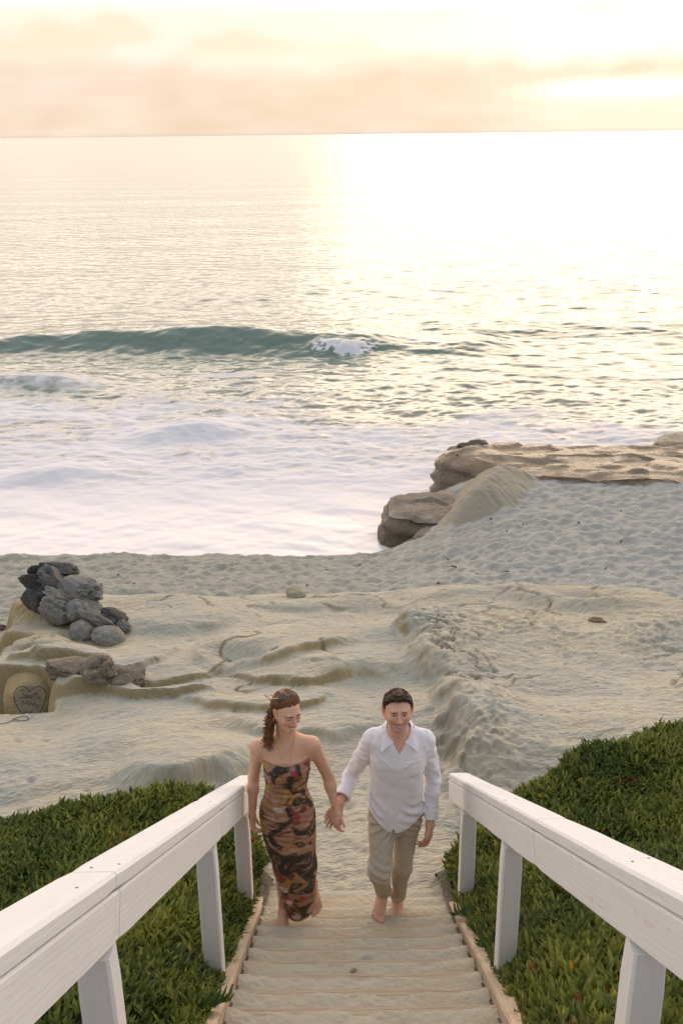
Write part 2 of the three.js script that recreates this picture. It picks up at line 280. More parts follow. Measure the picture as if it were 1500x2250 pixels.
// --- sandstone: a worn shelf between the steps and the beach
const rockBase = [[4.6, 2.52], [5.8, 2.44], [7.3, 2.24], [8.4, 2.2], [9.5, 2.08], [10.8, 1.97], [12.2, 1.82], [12.9, 1.58], [14, 1.0], [15.2, 0.3]];
const farEdge = [[-9, 9.4], [-5.2, 10.2], [-4.2, 12.5], [-3.2, 12.45], [-2.2, 12.3], [-1.6, 12.45], [-0.6, 12.45], [1.6, 12.4], [2.6, 12.6], [3.4, 12.55], [4.1, 12.0], [4.6, 11.5], [5.6, 11.0], [7, 10.6], [20, 10]];
const leftEdge = [[4, -30], [8.3, -12], [8.8, -5], [9.0, -3.0], [9.45, -3.0], [9.95, -3.9], [10.3, -4.0], [10.6, -3.62], [11, -4.1], [11.8, -4.25], [12.6, -4.0], [15, -3.4]];
const BOULDERS = [                               // x, y, d, half width, half height, tone, turn, label
    [-2.817, 1.975, 10.72, 0.201, 0.135, 0.30, 8, 'smooth grey egg-shaped boulder, lowest and rightmost of the big ones in the pile'],
    [-3.136, 2.000, 10.8, 0.146, 0.154, 0.29, -15, 'smooth grey round boulder left of the egg-shaped one at the foot of the pile'],
    [-2.987, 2.080, 10.98, 0.181, 0.093, 0.19, 12, 'grey slab boulder lying across the two smooth round ones'],
    [-2.815, 2.071, 11.1, 0.123, 0.082, 0.12, 10, 'dark brown knob of rock just above the egg-shaped boulder'],
    [-2.665, 2.010, 10.95, 0.065, 0.055, 0.24, 0, 'small grey stone tucked right of the dark knob in the pile'],
    [-3.251, 2.135, 11.1, 0.115, 0.146, 0.25, 25, 'grey rounded boulder in the middle of the pile, above the smooth round one'],
    [-3.480, 2.105, 11.18, 0.168, 0.170, 0.24, 0, 'broad grey boulder on the left side of the pile under the pale wedge'],
    [-3.493, 2.226, 11.33, 0.180, 0.070, 0.26, 12, 'thin pale wedge of rock lying on the broad grey boulder'],
    [-3.145, 2.150, 11.22, 0.113, 0.070, 0.22, -30, 'narrow grey stone wedged beside the upper slab on the right of the pile'],
    [-3.321, 2.270, 11.45, 0.206, 0.150, 0.21, -28, 'large brown-grey slab leaning on the right of the upper pile'],
    [-3.628, 2.324, 11.6, 0.172, 0.120, 0.16, 35, 'speckled brown block high in the pile, left of the large slab'],
    [-3.898, 2.319, 11.6, 0.123, 0.108, 0.075, 0, 'nearly black knobbly rock sticking out at the upper left of the pile'],
    [-3.824, 2.120, 11.43, 0.127, 0.176, 0.09, 10, 'dark brown pillar of rock at the left foot of the upper pile'],
    [-3.867, 2.394, 11.75, 0.100, 0.070, 0.07, 0, 'small black rock on the top left of the pile'],
    [-3.630, 2.430, 11.8, 0.160, 0.075, 0.12, -15, 'flat brown rock topmost on the pile'],
  ];
const ledges = [                               // [x, d, radius x, radius d, height, softness, turn] flat-topped swellings with a sharp lip
  [0.1, 10.5, 1.75, 1.15, 0.17, 0.16, 0.1], [-0.85, 10.35, 0.95, 0.75, 0.20, 0.10, 0.25], [-0.55, 9.55, 0.62, 0.32, 0.17, 0.12, -0.1], [-0.9, 9.0, 0.85, 0.36, 0.15, 0.12, 0.0], [-0.4, 8.55, 0.95, 0.4, 0.13, 0.15, -0.15],
  [-2.75, 9.45, 0.7, 0.24, 0.17, 0.2, -0.12], [-2.1, 9.28, 0.8, 0.2, 0.16, 0.12, -0.1], [-1.75, 9.75, 0.55, 0.25, 0.12, 0.12, 0], [-3.2, 10.15, 0.62, 0.30, 0.16, 0.12, 0], [-2.75, 10.2, 0.85, 0.42, 0.14, 0.14, 0.1],
  [-3.6, 10.75, 0.6, 0.4, 0.10, 0.2, 0], [-3.95, 11.75, 0.45, 0.5, 0.26, 0.35, 0], [-2.2, 11.4, 1.0, 0.55, 0.10, 0.25, 0.2], [-0.65, 12.1, 1.1, 0.5, 0.10, 0.3, 0], [3.1, 12.1, 1.15, 0.7, 0.20, 0.3, -0.2], [0.9, 12.15, 1.4, 0.5, 0.12, 0.4, 0],
  [-1.35, 7.75, 0.85, 0.46, 0.32, 0.4, 0.3], [-2.9, 8.0, 1.9, 0.8, 0.06, 0.35, 0.05],
];
function rockHeight(x, d) {
  let h = curve(rockBase, d);
  h += -0.12 * sstep(-2.0, -3.4, x) * sstep(7.6, 8.6, d) * (1 - sstep(8.8, 9.4, d)) + 0.15 * fbm(x * 0.42, d * 0.55, 4.4, 3) + 0.10 * noise(x * 0.9 + 3, d * 1.2, 14);
  const wx = x + 0.30 * noise(x * 1.1, d * 1.1, 3) + 0.07 * noise(x * 4, d * 4, 6), wd = d + 0.26 * noise(x * 1.1, d * 1.1, 7) + 0.07 * noise(x * 3.5, d * 3.5, 11);
  for (const [cx, cd, rx, rd, a, soft, turn] of ledges) {
    const far = Math.max(rx, rd) * 1.7; if (Math.abs(wx - cx) > far || Math.abs(wd - cd) > far) continue;
    const c = Math.cos(turn), s = Math.sin(turn), X = (wx - cx) * c + (wd - cd) * s, Y = (wd - cd) * c - (wx - cx) * s, r = Math.hypot(X / rx, Y / rd);
    if (r > 1.6) continue;
    const sf = soft * (0.95 + 0.7 * noise(x * 1.3, d * 1.3, 21)), lip = 1 - sstep(1 - sf, 1 + sf * 0.5, r), back = 1 - sstep(-0.7, 1.05, Y / rd); h += a * 0.66 * lip * (0.15 + 0.85 * back) * (1 - 0.4 * (X / rx) ** 2);
  }
  // the hollow in the middle shelf
  h -= 0.17 * gauss((wx + 1.2) / 0.30) * gauss((wd - 9.85) / 0.22) + 0.07 * gauss((wx + 0.2) / 0.35) * gauss((wd - 10.75) / 0.09) + 0.09 * gauss((wx + 0.95) / 0.22) * gauss((wd - 11.0) / 0.11);
  h -= 0.20 * gauss((wx - 3.0) / 0.22) * gauss((wd - 11.95) / 0.2) + 0.10 * gauss((wx - 3.35) / 0.5) * gauss((wd - 11.8) / 0.16);
  // the crumbling bank on the right
  const lip = curve([[6.6, 0.95], [7.4, 0.92], [8.1, 1.05], [8.7, 1.1], [9.4, 0.98], [10.2, 0.80], [10.9, 0.72], [11.4, 0.95]], d) + 0.14 * noise(d * 2.4, 0.3, 3) + 0.07 * noise(d * 6, x * 2, 8);
  const bank = sstep(-0.22, 0.2, x - lip + 0.2 * fbm(x * 3, d * 3, 6, 3)) * sstep(6.9, 7.8, d) * (1 - sstep(10.9, 11.9, d));
  h += bank * ((0.20 + 0.14 * gauss((d - 8) / 0.6)) * gauss((x - lip) / 1.0) + 0.05);
  const crumb = sstep(-0.1, 0.5, x - lip + 0.15) * (1 - sstep(11.1, 11.9, d + 0.3 * noise(x, d, 5)));
  const rough = gauss((x - lip - 0.1) / 0.5) * (0.7 + 0.7 * noise(x * 1.6, d * 1.6, 44)) + 0.6 * gauss((d - 11.0 + 0.1 * x) / 0.7) * sstep(0.6, 1.4, x) * (1 - sstep(5, 7, x)) * (0.6 + 0.9 * noise(x * 1.1, d * 0.8, 41)) + 0.14;
  const q = fbm(x * 2.6, d * 3.4, 9, 5);
  h += crumb * Math.min(rough, 1.2) * (0.09 * q + 0.05 * Math.abs(fbm(x * 6, d * 9, 2, 3)) - 0.045 * Math.max(0, Math.sin(q * 18)) + 0.03 * fbm(x * 12, d * 15, 5, 2));
  h += 0.016 * fbm(x * 5, d * 9, 1.3, 5) - 0.022 * sstep(0.3, 0.5, fbm(x * 4.2, d * 5.5, 51, 3)) + 0.02 * fbm(x * 1.8, d * 3.2, 6.2, 3);
  const cr = Math.abs(fbm(wx * 0.9 + 4, wd * 1.5, 17, 3)); h -= 0.045 * (1 - sstep(0.0, 0.022, cr)) * sstep(8.6, 9.3, d) * sstep(0.0, 0.25, noise(x * 0.6, d * 0.6, 31) + 0.12);
  const foot = gauss((x - 0.1) / 0.75) * (1 - sstep(7.2, 8.6, d)); h += foot * stampedSand(x * 1.7, d * 1.7) * 0.55;
  if (x < -2.3 && d > 10.2) for (const b of BOULDERS) { const r = Math.hypot(x - b[0], d - b[2]) / (b[3] * 1.25); if (r < 1.7) h = mix(Math.min(h, b[1] - 0.15 * b[4]), h, sstep(0.9, 1.6, r)); }
  const off = Math.max(d - curve(farEdge, x) - 0.12 * noise(x * 1.8, d, 2), (curve(leftEdge, d) - x - 0.14 * noise(d * 2.2, x, 4)) * (d > 8.6 ? 1 : 0.2));
  if (off > 0) h -= sstep(0, 0.42, off) * 0.75 + off * 0.55;
  return h;
}
const SAND = [0.335, 0.32, 0.265], SANDGREY = [0.375, 0.365, 0.325], WETSAND = [0.30, 0.235, 0.175], OCHRE = [0.33, 0.25, 0.115], STONE = [0.475, 0.425, 0.32];
{
  const sandMat = new THREE.MeshStandardMaterial({ vertexColors: true, roughness: 0.95, bumpMap: sandBump, bumpScale: 0.032 });
  const g = gridGeo(520, 460, (u, v) => {
    const d = mix(7.5, 26, Math.pow(v, 1.1)), s = (u - 0.5) * 2, x = s * (0.44 + 0.7 * s * s * Math.abs(s)) * (d + 2.5);
    return [x, beachHeight(x, d), -d];
  }, undefined, (p, n) => {
    const wet = 1 - sstep(0.02, 0.20, beachFlat(p[0], -p[2])); let c = mix3(SAND, SANDGREY, sstep(-1, 4, p[0] + noise(p[0] * 0.4, p[2] * 0.4)));
    const k = 1 + 0.09 * fbm(p[0] * 1.4, p[2] * 1.4, 3, 4); c = mix3(c, WETSAND, wet); return c.map((q) => q * k);
  });
  tag(mesh('beach', g, sandMat), 'grey sand beach covered in footprints down to the water', 'beach', null, 'structure');
  const rockMat = new THREE.MeshStandardMaterial({ vertexColors: true, roughness: 0.95, bumpMap: rockBump, bumpScale: 0.034 });
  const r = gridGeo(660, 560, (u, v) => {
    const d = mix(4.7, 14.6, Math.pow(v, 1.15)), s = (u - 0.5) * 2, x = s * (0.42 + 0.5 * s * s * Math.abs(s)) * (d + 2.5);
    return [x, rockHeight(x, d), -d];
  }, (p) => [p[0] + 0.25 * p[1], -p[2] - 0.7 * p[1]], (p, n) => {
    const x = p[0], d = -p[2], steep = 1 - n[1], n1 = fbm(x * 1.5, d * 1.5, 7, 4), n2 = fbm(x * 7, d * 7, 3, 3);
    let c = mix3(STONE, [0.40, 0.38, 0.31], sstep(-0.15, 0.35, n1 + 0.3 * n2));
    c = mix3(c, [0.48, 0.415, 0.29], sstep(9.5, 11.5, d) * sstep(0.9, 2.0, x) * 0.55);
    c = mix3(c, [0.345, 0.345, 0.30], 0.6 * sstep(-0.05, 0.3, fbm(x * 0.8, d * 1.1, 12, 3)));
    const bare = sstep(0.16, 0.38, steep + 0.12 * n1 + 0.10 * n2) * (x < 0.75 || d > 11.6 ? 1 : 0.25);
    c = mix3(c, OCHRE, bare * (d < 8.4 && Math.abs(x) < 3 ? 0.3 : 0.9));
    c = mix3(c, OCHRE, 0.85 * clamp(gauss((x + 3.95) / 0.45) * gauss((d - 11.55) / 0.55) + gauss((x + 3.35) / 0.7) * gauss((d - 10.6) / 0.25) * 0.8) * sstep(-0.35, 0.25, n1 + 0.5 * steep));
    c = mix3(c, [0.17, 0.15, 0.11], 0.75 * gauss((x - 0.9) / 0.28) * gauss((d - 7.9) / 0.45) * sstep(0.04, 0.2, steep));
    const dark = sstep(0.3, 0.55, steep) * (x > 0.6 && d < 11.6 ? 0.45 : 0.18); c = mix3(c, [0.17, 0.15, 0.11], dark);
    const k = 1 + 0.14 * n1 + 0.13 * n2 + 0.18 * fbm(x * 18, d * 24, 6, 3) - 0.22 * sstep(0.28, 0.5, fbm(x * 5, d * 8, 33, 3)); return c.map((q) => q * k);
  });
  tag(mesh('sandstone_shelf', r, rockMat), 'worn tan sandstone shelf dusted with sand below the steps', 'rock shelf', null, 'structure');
}
// --- the planted slope beside the steps, an extra sheet on each side of them
const STEP_X = 0.065, RUN = 0.2306, RISE = 0.1381, NOSE_D = 4.836, NOSE_Y = EYE - 4.522, SLOPE = RISE / RUN;
const noseLine = (d) => NOSE_Y + (NOSE_D - d) * SLOPE;
const plantEdgeR = [[0.5, 5.95], [0.75, 6.05], [1.37, 6.6], [2.04, 7.0], [3, 7.45], [4, 7.8], [9, 8.6]];
const plantEdgeL = [[-9, 4.6], [-4.6, 5.3], [-3.5, 5.65], [-2.5, 6.05], [-1.8, 6.45], [-1.15, 6.85], [-0.85, 6.5], [-0.5, 5.95]];
const plantEdge = (x) => (x > 0 ? curve(plantEdgeR, x) : curve(plantEdgeL, x)) + 0.10 * noise(x * 2.1, 0.4, 2);
function slopeHeight(x, d) {
  const plane = noseLine(d) - 0.06, low = 2.34;
  let h = plane + 0.5 * (low - plane + Math.sqrt((plane - low) ** 2 + 0.12));   // a smooth foot where the slope meets the shelf
  const a = Math.abs(x - STEP_X), out = sstep(0.75, 1.8, a);
  h += x > 0 ? 0.22 * gauss((x - 2.6) / 1.5) * gauss((d - 6.7) / 1.3) + 0.10 * out : (0.19 * sstep(0.9, 1.8, a) - 0.06 * sstep(1.8, 3.4, a)) * sstep(4.2, 5.6, d) + 0.06 * out;
  h += (0.10 * fbm(x * 1.1, d * 1.1, 2, 3)) * out;
  const off = d - plantEdge(x); if (off > -0.25) h -= sstep(-0.25, 0.6, off) * 0.35 + Math.max(0, off) * 0.9;
  return h;
}
{
  const soil = new THREE.MeshStandardMaterial({ color: new THREE.Color().setRGB(0.10, 0.085, 0.06), roughness: 1, bumpMap: sandBump, bumpScale: 0.03 });
  const side = (s) => gridGeo(150, 220, (u, v) => { const d = mix(-14, 9.4, Math.pow(v, 0.6)), t = s > 0 ? u : 1 - u, x = STEP_X + s * (0.6 + 12 * t * t); return [x, d < 0 ? Math.min(slopeHeight(x, d), 6.1 + 0.02 * d) - 0 : slopeHeight(x, d), -d]; });
  const pair = [side(-1), side(1)];
  pair[0].computeBoundingBox();
  tag(mesh('hillside', mergeGeometries(pair), soil), 'dark soil slope beneath the ice plant on both sides of the steps', 'slope', null, 'structure');
}
// ---------------------------------------------------------------- rocks standing in the wash
const wetRockBump = tiled(512, (u, v) => 0.6 * fbm(u * 8, v * 8, 3, 5) + 0.4 * fbm(u * 30, v * 30, 5, 3));
function slab(name, label, outline, top, base, opt = {}) {   // a rock with a given plan outline [x, d], top height and undercut sides
  const n = outline.length, pts = [];
  const sub = 10;                                            // rounded, roughened outline
  for (let i = 0; i < n; i++) for (let k = 0; k < sub; k++) {
    const p0 = outline[(i + n - 1) % n], p1 = outline[i], p2 = outline[(i + 1) % n], p3 = outline[(i + 2) % n], t = k / sub;
    const cr = (q) => 0.5 * (2 * p1[q] + (p2[q] - p0[q]) * t + (2 * p0[q] - 5 * p1[q] + 4 * p2[q] - p3[q]) * t * t + (3 * p1[q] - p0[q] - 3 * p2[q] + p3[q]) * t * t * t);
    const lin = (q) => mix(p1[q], p2[q], t); const s = opt.sharp ?? 0.5; pts.push([mix(cr(0), lin(0), s), mix(cr(1), lin(1), s)]);
  }
  const m = pts.length, cx = outline.reduce((a, p) => a + p[0], 0) / n, cd = outline.reduce((a, p) => a + p[1], 0) / n;
  const rings = []; const NV = 26, NT = 34;
  for (let j = 0; j <= NV; j++) { const t = j / NV; rings.push({ k: 1, t, side: true }); }
  for (let j = 1; j <= NT; j++) rings.push({ k: 1 - j / NT, t: 1, side: false });
  const P = [], U = [], C = [], I = [];
  for (const r of rings) for (let i = 0; i <= m; i++) {
    const p = pts[i % m]; let x = cx + (p[0] - cx) * r.k, d = cd + (p[1] - cd) * r.k, ht = top(x, d), y = r.side ? mix(base, ht, r.t) : ht;
    if (r.side) {
      const ang = Math.atan2(p[1] - cd, p[0] - cx), bul = (opt.bulge ?? 0.10) * Math.sin(r.t * Math.PI) - 0.10 * sstep(0.86, 1, r.t) - 0.05 * sstep(0.25, 0, r.t) + 0.16 * fbm(x * 1.6, y * 3.5, d * 1.6, 4) + 0.05 * Math.sin(y * 17 + 3 * noise(x, d)) * (1 - sstep(0.8, 1, r.t));
      x += Math.cos(ang) * bul; d += Math.sin(ang) * bul;
    } else y += 0.05 * fbm(x * 1.8, d * 1.8, 3, 4) * sstep(1, 0.8, r.k);
    y -= 0.085 * (r.side ? sstep(0.55, 1, r.t) : sstep(0.72, 1, r.k) ** 2);
    P.push(x, y, -d); U.push(x + y * 0.5, d + y * 0.7);
    const wet = 1 - sstep(0.05, 0.45, y), nn = fbm(x * 2.4, d * 2.4, y * 3, 4);
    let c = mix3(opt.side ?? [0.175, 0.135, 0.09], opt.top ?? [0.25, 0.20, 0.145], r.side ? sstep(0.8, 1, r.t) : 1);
    c = mix3(c, [0.09, 0.07, 0.05], wet * 0.6); if (!r.side) c = mix3(c, opt.pale ?? [0.34, 0.30, 0.24], sstep(0.05, 0.35, nn));
    if (opt.pools && !r.side) c = mix3(c, [0.12, 0.10, 0.075], 0.7 * sstep(0.16, 0.34, fbm(x * 0.9, d * 1.6, 9, 4)) * sstep(20.9, 20.3, d)); C.push(...c.map((q) => q * (1 + 0.3 * nn)));
  }
  const w = m + 1; for (let j = 0; j + 1 < rings.length; j++) for (let i = 0; i < m; i++) { const a = j * w + i; I.push(a, a + 1, a + w + 1, a, a + w + 1, a + w); }
  const g = new THREE.BufferGeometry(); g.setAttribute('position', new THREE.Float32BufferAttribute(P, 3)); g.setAttribute('uv', new THREE.Float32BufferAttribute(U, 2)); g.setAttribute('color', new THREE.Float32BufferAttribute(C, 3)); g.setIndex(I); g.computeVertexNormals();
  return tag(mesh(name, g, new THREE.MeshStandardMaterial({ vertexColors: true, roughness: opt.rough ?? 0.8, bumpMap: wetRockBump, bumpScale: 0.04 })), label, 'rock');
}
slab('tidal_rock', 'brown square-cut rock standing at the water edge, nearest the foam', [[0.88, 18.35], [1.35, 18.1], [1.95, 18.0], [2.5, 18.2], [2.9, 19.2], [2.6, 19.75], [1.6, 19.8], [1.0, 19.6]], (x, d) => 0.62 + 0.07 * noise(x * 1.6, d * 1.6) - 0.03 * (d - 18.4) + 0.05 * sstep(0, 0.06, noise(x * 1.5 + 2, d * 2, 5)) + 0.03 * fbm(x * 5, d * 5, 3, 3), -0.5, { sharp: 0.45 });
slab('tidal_rock', 'low dark brown rock wedged between the square-cut rock and the sand', [[1.32, 17.78], [1.75, 17.45], [2.15, 17.5], [2.5, 17.9], [2.45, 18.4], [1.75, 18.4]], (x, d) => 0.46 + 0.16 * (x - 1.6) + 0.04 * noise(x * 2, d * 2), -0.4, { sharp: 0.2, bulge: 0.04, top: [0.22, 0.19, 0.13], pale: [0.30, 0.27, 0.2] });
slab('tidal_rock', 'long brown cliff-sided rock shelf, wet and shining on top, at the sea', [[2.35, 21.6], [2.15, 21.2], [2.55, 20.75], [3.3, 20.0], [4.2, 19.35], [5.4, 19.0], [7.2, 18.9], [10.5, 18.8], [13, 19.6], [13, 21.0], [9, 21.45], [6, 21.6], [4.2, 21.7], [3.0, 21.9]], (x, d) => 1.02 + 0.10 * gauss((x - 2.8) / 0.7) - 0.02 * (d - 20) + 0.06 * noise(x * 0.8, d * 1.2) + 0.03 * sstep(0.0, 0.08, noise(x * 0.7 + 4, d * 1.6, 3)) + 0.05 * sstep(0.05, 0.10, noise(x * 1.1, d * 2.2, 8)) + 0.028 * fbm(x * 2.4, d * 5, 2, 4), -0.6, { sharp: 0.3, rough: 0.30, top: [0.36, 0.27, 0.17], pale: [0.40, 0.31, 0.20], bulge: 0.16, pools: true });
slab('tidal_rock', 'small far rock in the foam at the right edge of the picture', [[7.75, 23.9], [8.0, 23.4], [9, 23.1], [11, 23.2], [12, 24], [10, 24.9], [8.4, 24.6]], (x, d) => 0.46 + 0.07 * noise(x, d), -0.5, { sharp: 0.2, rough: 0.6 });
for (const [x, d, s, l] of [[2.75, 21.35, 0.13, 'small dark stone at the corner of the wet rock shelf'], [3.05, 21.45, 0.17, 'small dark stone just right of the corner one on the wet rock shelf'], [5.25, 20.6, 0.07, 'tiny dark pebble alone in the middle of the wet rock shelf']]) {
  const g = new THREE.IcosahedronGeometry(1, 3), q = g.attributes.position; for (let i = 0; i < q.count; i++) { const v = [q.getX(i), q.getY(i), q.getZ(i)], k = 1 + 0.3 * noise(v[0] * 1.4 + x, v[1] * 1.4, v[2] * 1.4 + d); q.setXYZ(i, v[0] * k * s * 1.4, v[1] * k * s * 0.55, v[2] * k * s); } g.computeVertexNormals();
  const m = mesh('stone', g, new THREE.MeshStandardMaterial({ color: new THREE.Color().setRGB(0.1, 0.08, 0.06), roughness: 0.8 })); m.position.set(x, 1.04 + s * 0.3, -d); tag(m, l, 'stone');
}
// the heap of sand that slumps against the rocks
{
  const g = gridGeo(120, 110, (u, v) => { const x = mix(1.5, 4.4, u), d = mix(16.9, 20.4, v); const t = sstep(3.5, 2.35, x + (d - 18.6) * -0.35 + 0.15 * noise(x * 2, d * 2)), along = sstep(17.1, 18.1, d) * (1 - sstep(19.5, 20.2, d));
    let h = beachFlat(x, d) - 0.10; h += along * gauss((x - 2.85 - (d - 18.6) * 0.45) / 0.62) * (0.55 - 0.1 * (d - 18)) ; h += 0.11 * fbm(x * 2.4, d * 5 + x * 5, 2, 5) * along; return [x, h, -d]; }, undefined, (p) => { const k = 1 + 0.16 * fbm(p[0] * 3, p[2] * 6, 2, 4); return [0.345 * k, 0.305 * k, 0.225 * k]; });
  tag(mesh('sand_heap', g, new THREE.MeshStandardMaterial({ vertexColors: true, roughness: 0.95, bumpMap: rockBump, bumpScale: 0.03 })), 'steep heap of tan sand slumped against the square-cut rock', 'sand heap', null, 'structure');
}
// ---------------------------------------------------------------- the wooden steps
const grain = (() => { const S = 512; return tiled(S, (u, v) => { const w = v * 18 + 0.7 * fbm(u * 2, v * 5, 2, 3); return 0.55 * fbm(u * 5, v * 60, 4, 4) + 0.35 * Math.sin(w * 6.283 + 2 * fbm(u * 3, v * 8, 7, 2)) * 0.5 + 0.5 * fbm(u * 26, v * 150, 9, 2); }); })();
const woodMap = (() => { const S = 512; return dataTex(S, S, (i, j, o) => { const u = i / S, v = j / S, wu = Math.abs(u - 0.5) * 2; const a = mix(fbm(u * 3, v * 34, 2, 4), fbm((1 - u) * 3, v * 34, 2, 4), 0.5), b = fbm(Math.cos(u * 6.283) * 1.2, v * 9, Math.sin(u * 6.283) * 1.2, 3); const t = 0.5 + 0.7 * a + 0.4 * b; const c = mix3([0.36, 0.27, 0.18], [0.52, 0.42, 0.30], clamp(t)); for (let q = 0; q < 3; q++) o[q] = srgb(c[q]); }, true); })();
woodMap.repeat.set(1 / 1.1, 1 / 0.5); 
const grainRep = grain.clone(); grainRep.repeat.set(1 / 0.9, 1 / 0.45); grainRep.needsUpdate = true;
const wood = new THREE.MeshStandardMaterial({ map: woodMap, roughness: 0.85, bumpMap: grainRep, bumpScale: 0.006 });
const woodPale = new THREE.MeshStandardMaterial({ map: woodMap, color: new THREE.Color().setRGB(1.25, 1.22, 1.2), roughness: 0.85, bumpMap: grainRep, bumpScale: 0.008 });
const stairSand = new THREE.MeshStandardMaterial({ vertexColors: true, roughness: 0.95, bumpMap: sandBump, bumpScale: 0.012 });
const TH = Math.atan(SLOPE);
{
  const steps = thing('wooden_steps', 'weathered wooden steps half buried in sand going down to the beach', 'steps', [STEP_X, NOSE_Y, -NOSE_D]);
  for (let i = -4; i <= 22; i++) {
    const y = RISE * i, z = RUN * i, w = 1.225;
    const tread = new THREE.Group(); tread.name = 'tread'; tread.position.set(0, y, z); steps.add(tread);
    for (let b = 0; b < 1; b++) { const g = bar(w, 0.242, 0.04, 0.007, 0.003, i * 3 + b); const p = mesh('plank', g, wood, tread); p.rotation.y = Math.PI / 2; p.position.set(0.002 * ((i * 7) % 3), -0.02, 0.118); p.rotation.z = 0.004 * ((i * 5 + b) % 3 - 1); }
    const ri = mesh('riser', bar(w, 0.022, RISE - 0.045, 0.003, 0, i + 0.5), wood, tread); ri.rotation.y = Math.PI / 2; ri.position.set(0, -0.04 - (RISE - 0.045) / 2, 0.03);
    const cover = 0.75 + 0.5 * sstep(2, -4, i) + 0.22 * noise(i * 1.7, 0.2) + (i < -1 ? 0.35 : 0);
    const g = gridGeo(130, 34, (u, v) => {                                        // sand lying on the tread, thin at the worn edge
      const x = (u - 0.5) * (w - 0.004), zz = mix(0.232, 0.001, v), t = zz / RUN;
      let h = 0.0065 * fbm(x * 4.5, zz * 5 + i * 3.1, 2, 4) + 0.003 * fbm(x * 15, zz * 15, i, 3) + 0.006 * sstep(0.10, 0.75, t) + (cover - 0.5) * 0.012 - 0.010 * gauss(t / 0.13) - 0.0005 + 0.008 * sstep(0.4, 0.61, Math.abs(x));
      h += stampedSand(x * 2.2 + i * 3, zz * 2.2 + i) * 0.10; return [x, clamp(h, -0.012, 0.03), zz];
    }, undefined, (p) => { const k = 1 + 0.14 * fbm(p[0] * 6, p[2] * 6 + i, 3, 4), q = sstep(0, 0.4, fbm(p[0] * 3, p[2] * 8 + i * 2, 8, 3)); const c = mix3([0.43, 0.385, 0.295], [0.44, 0.345, 0.225], q * 0.7); return c.map((s) => s * k); });
    mesh('sand_layer', g, stairSand, tread);
  }
  // the edging timbers, two lengths a side
  for (const s of [-1, 1]) for (const [a, b] of [[6.12, 5.25], [5.245, 2.9], [2.895, -0.6]]) {
    const L = (a - b) / Math.cos(TH) - 0.004, m = mesh('edging_timber', bar(L, 0.085, 0.19, 0.008, 0.004, s * 7 + a), woodPale, steps), mid = (a + b) / 2;
    m.rotation.x = -TH; m.position.set(s * (0.615 + 0.0425 + (a > 6 ? 0.014 : 0)), (NOSE_D - mid) * SLOPE + 0.035 - 0.095 / Math.cos(TH) + (a > 6 ? -0.012 : 0), NOSE_D - mid);
  }
}
// ---------------------------------------------------------------- white handrails
const paintBump = grain.clone(); paintBump.repeat.set(1 / 1.3, 1 / 0.35); paintBump.needsUpdate = true;
const paintMap = (() => { const S = 1024; return dataTex(S, S, (i, j, o) => { const u = i / S, v = j / S; const a = fbm(u * 4, v * 22, 2, 4), b = fbm(u * 40, v * 70, 4, 3), s = sstep(0.30, 0.52, fbm(u * 9, v * 16, 9, 4) + 0.25 * b); let c = mix3([0.70, 0.695, 0.69], [0.745, 0.74, 0.735], 0.5 + a); c = mix3(c, [0.62, 0.56, 0.50], s * 0.55); c = mix3(c, [0.45, 0.38, 0.30], sstep(0.52, 0.6, b + 0.25 * a) * 0.6); const k = 1 - 0.05 * Math.max(0, b); for (let q = 0; q < 3; q++) o[q] = srgb(c[q] * k); }, true); })();
paintMap.repeat.set(1 / 1.7, 1 / 0.9);
const paint = new THREE.MeshPhysicalMaterial({ map: paintMap, roughness: 0.5, bumpMap: paintBump, bumpScale: 0.0008, specularIntensity: 0.6 });
const RAIL_SLOPE = 0.631, RTH = Math.atan(RAIL_SLOPE), railTop = (d) => EYE - 0.466 - RAIL_SLOPE * d;
const rust = new THREE.MeshStandardMaterial({ color: new THREE.Color().setRGB(0.34, 0.29, 0.25), roughness: 0.8 });
function handrail(s, label, joints) {
  const x = s * 0.735, t = thing('handrail', label, 'handrail', [STEP_X + x, railTop(5.95), -5.95], 'white handrails');
  const at = (d, drop) => [0, railTop(d) - railTop(5.95) - drop, 5.95 - d];
  for (let k = 0; k + 1 < joints.length; k++) {
    const a = joints[k], b = joints[k + 1], L = (a - b) / Math.cos(RTH) - 0.004, mid = (a + b) / 2, c = Math.cos(RTH);
    const cap = mesh('rail_cap', bar(L, 0.136, 0.05, 0.009, 0.0015, s * 3 + k), paint, t); cap.rotation.x = -RTH; cap.position.set(...at(mid, 0.025 / c));
    const beam = mesh('rail_beam', bar(L - 0.002, 0.130, 0.134, 0.006, 0.0015, s * 5 + k + 0.4), paint, t); beam.rotation.x = -RTH; beam.position.set(...at(mid, (0.052 + 0.067) / c));
  }
  for (const [d, q] of [[5.62, -1], [5.55, 1.1], [4.02, 0.8], [3.94, -1.1], [2.26, 1], [2.21, -0.7], [1.93, 0.9]]) { const n = mesh('nail_head', new THREE.CylinderGeometry(0.0042, 0.0042, 0.003, 8), rust, t); n.position.set(q * 0.036 + 0.006 * Math.sin(d * 9), at(d, 0)[1] + 0.0006, at(d, 0)[2]); n.rotation.x = -RTH; }
  for (const d of [5.21, 3.81, 2.0, 0.3]) {
    const top = railTop(d + 0.09) - 0.17 / Math.cos(RTH), bottom = slopeHeight(STEP_X + x, d) - 0.25, h = top - bottom;
    const p = mesh('post', bar(h, 0.094, 0.094, 0.008, 0.001, s + d), paint, t); p.rotation.x = Math.PI / 2; p.position.set(-s * 0.016, (top + bottom) / 2 - railTop(5.95), 5.95 - d - 0.047);
  }
}
handrail(-1, 'white painted handrail on the left of the steps, beside the woman', [5.95, 4.1, 2.14, -0.6]);
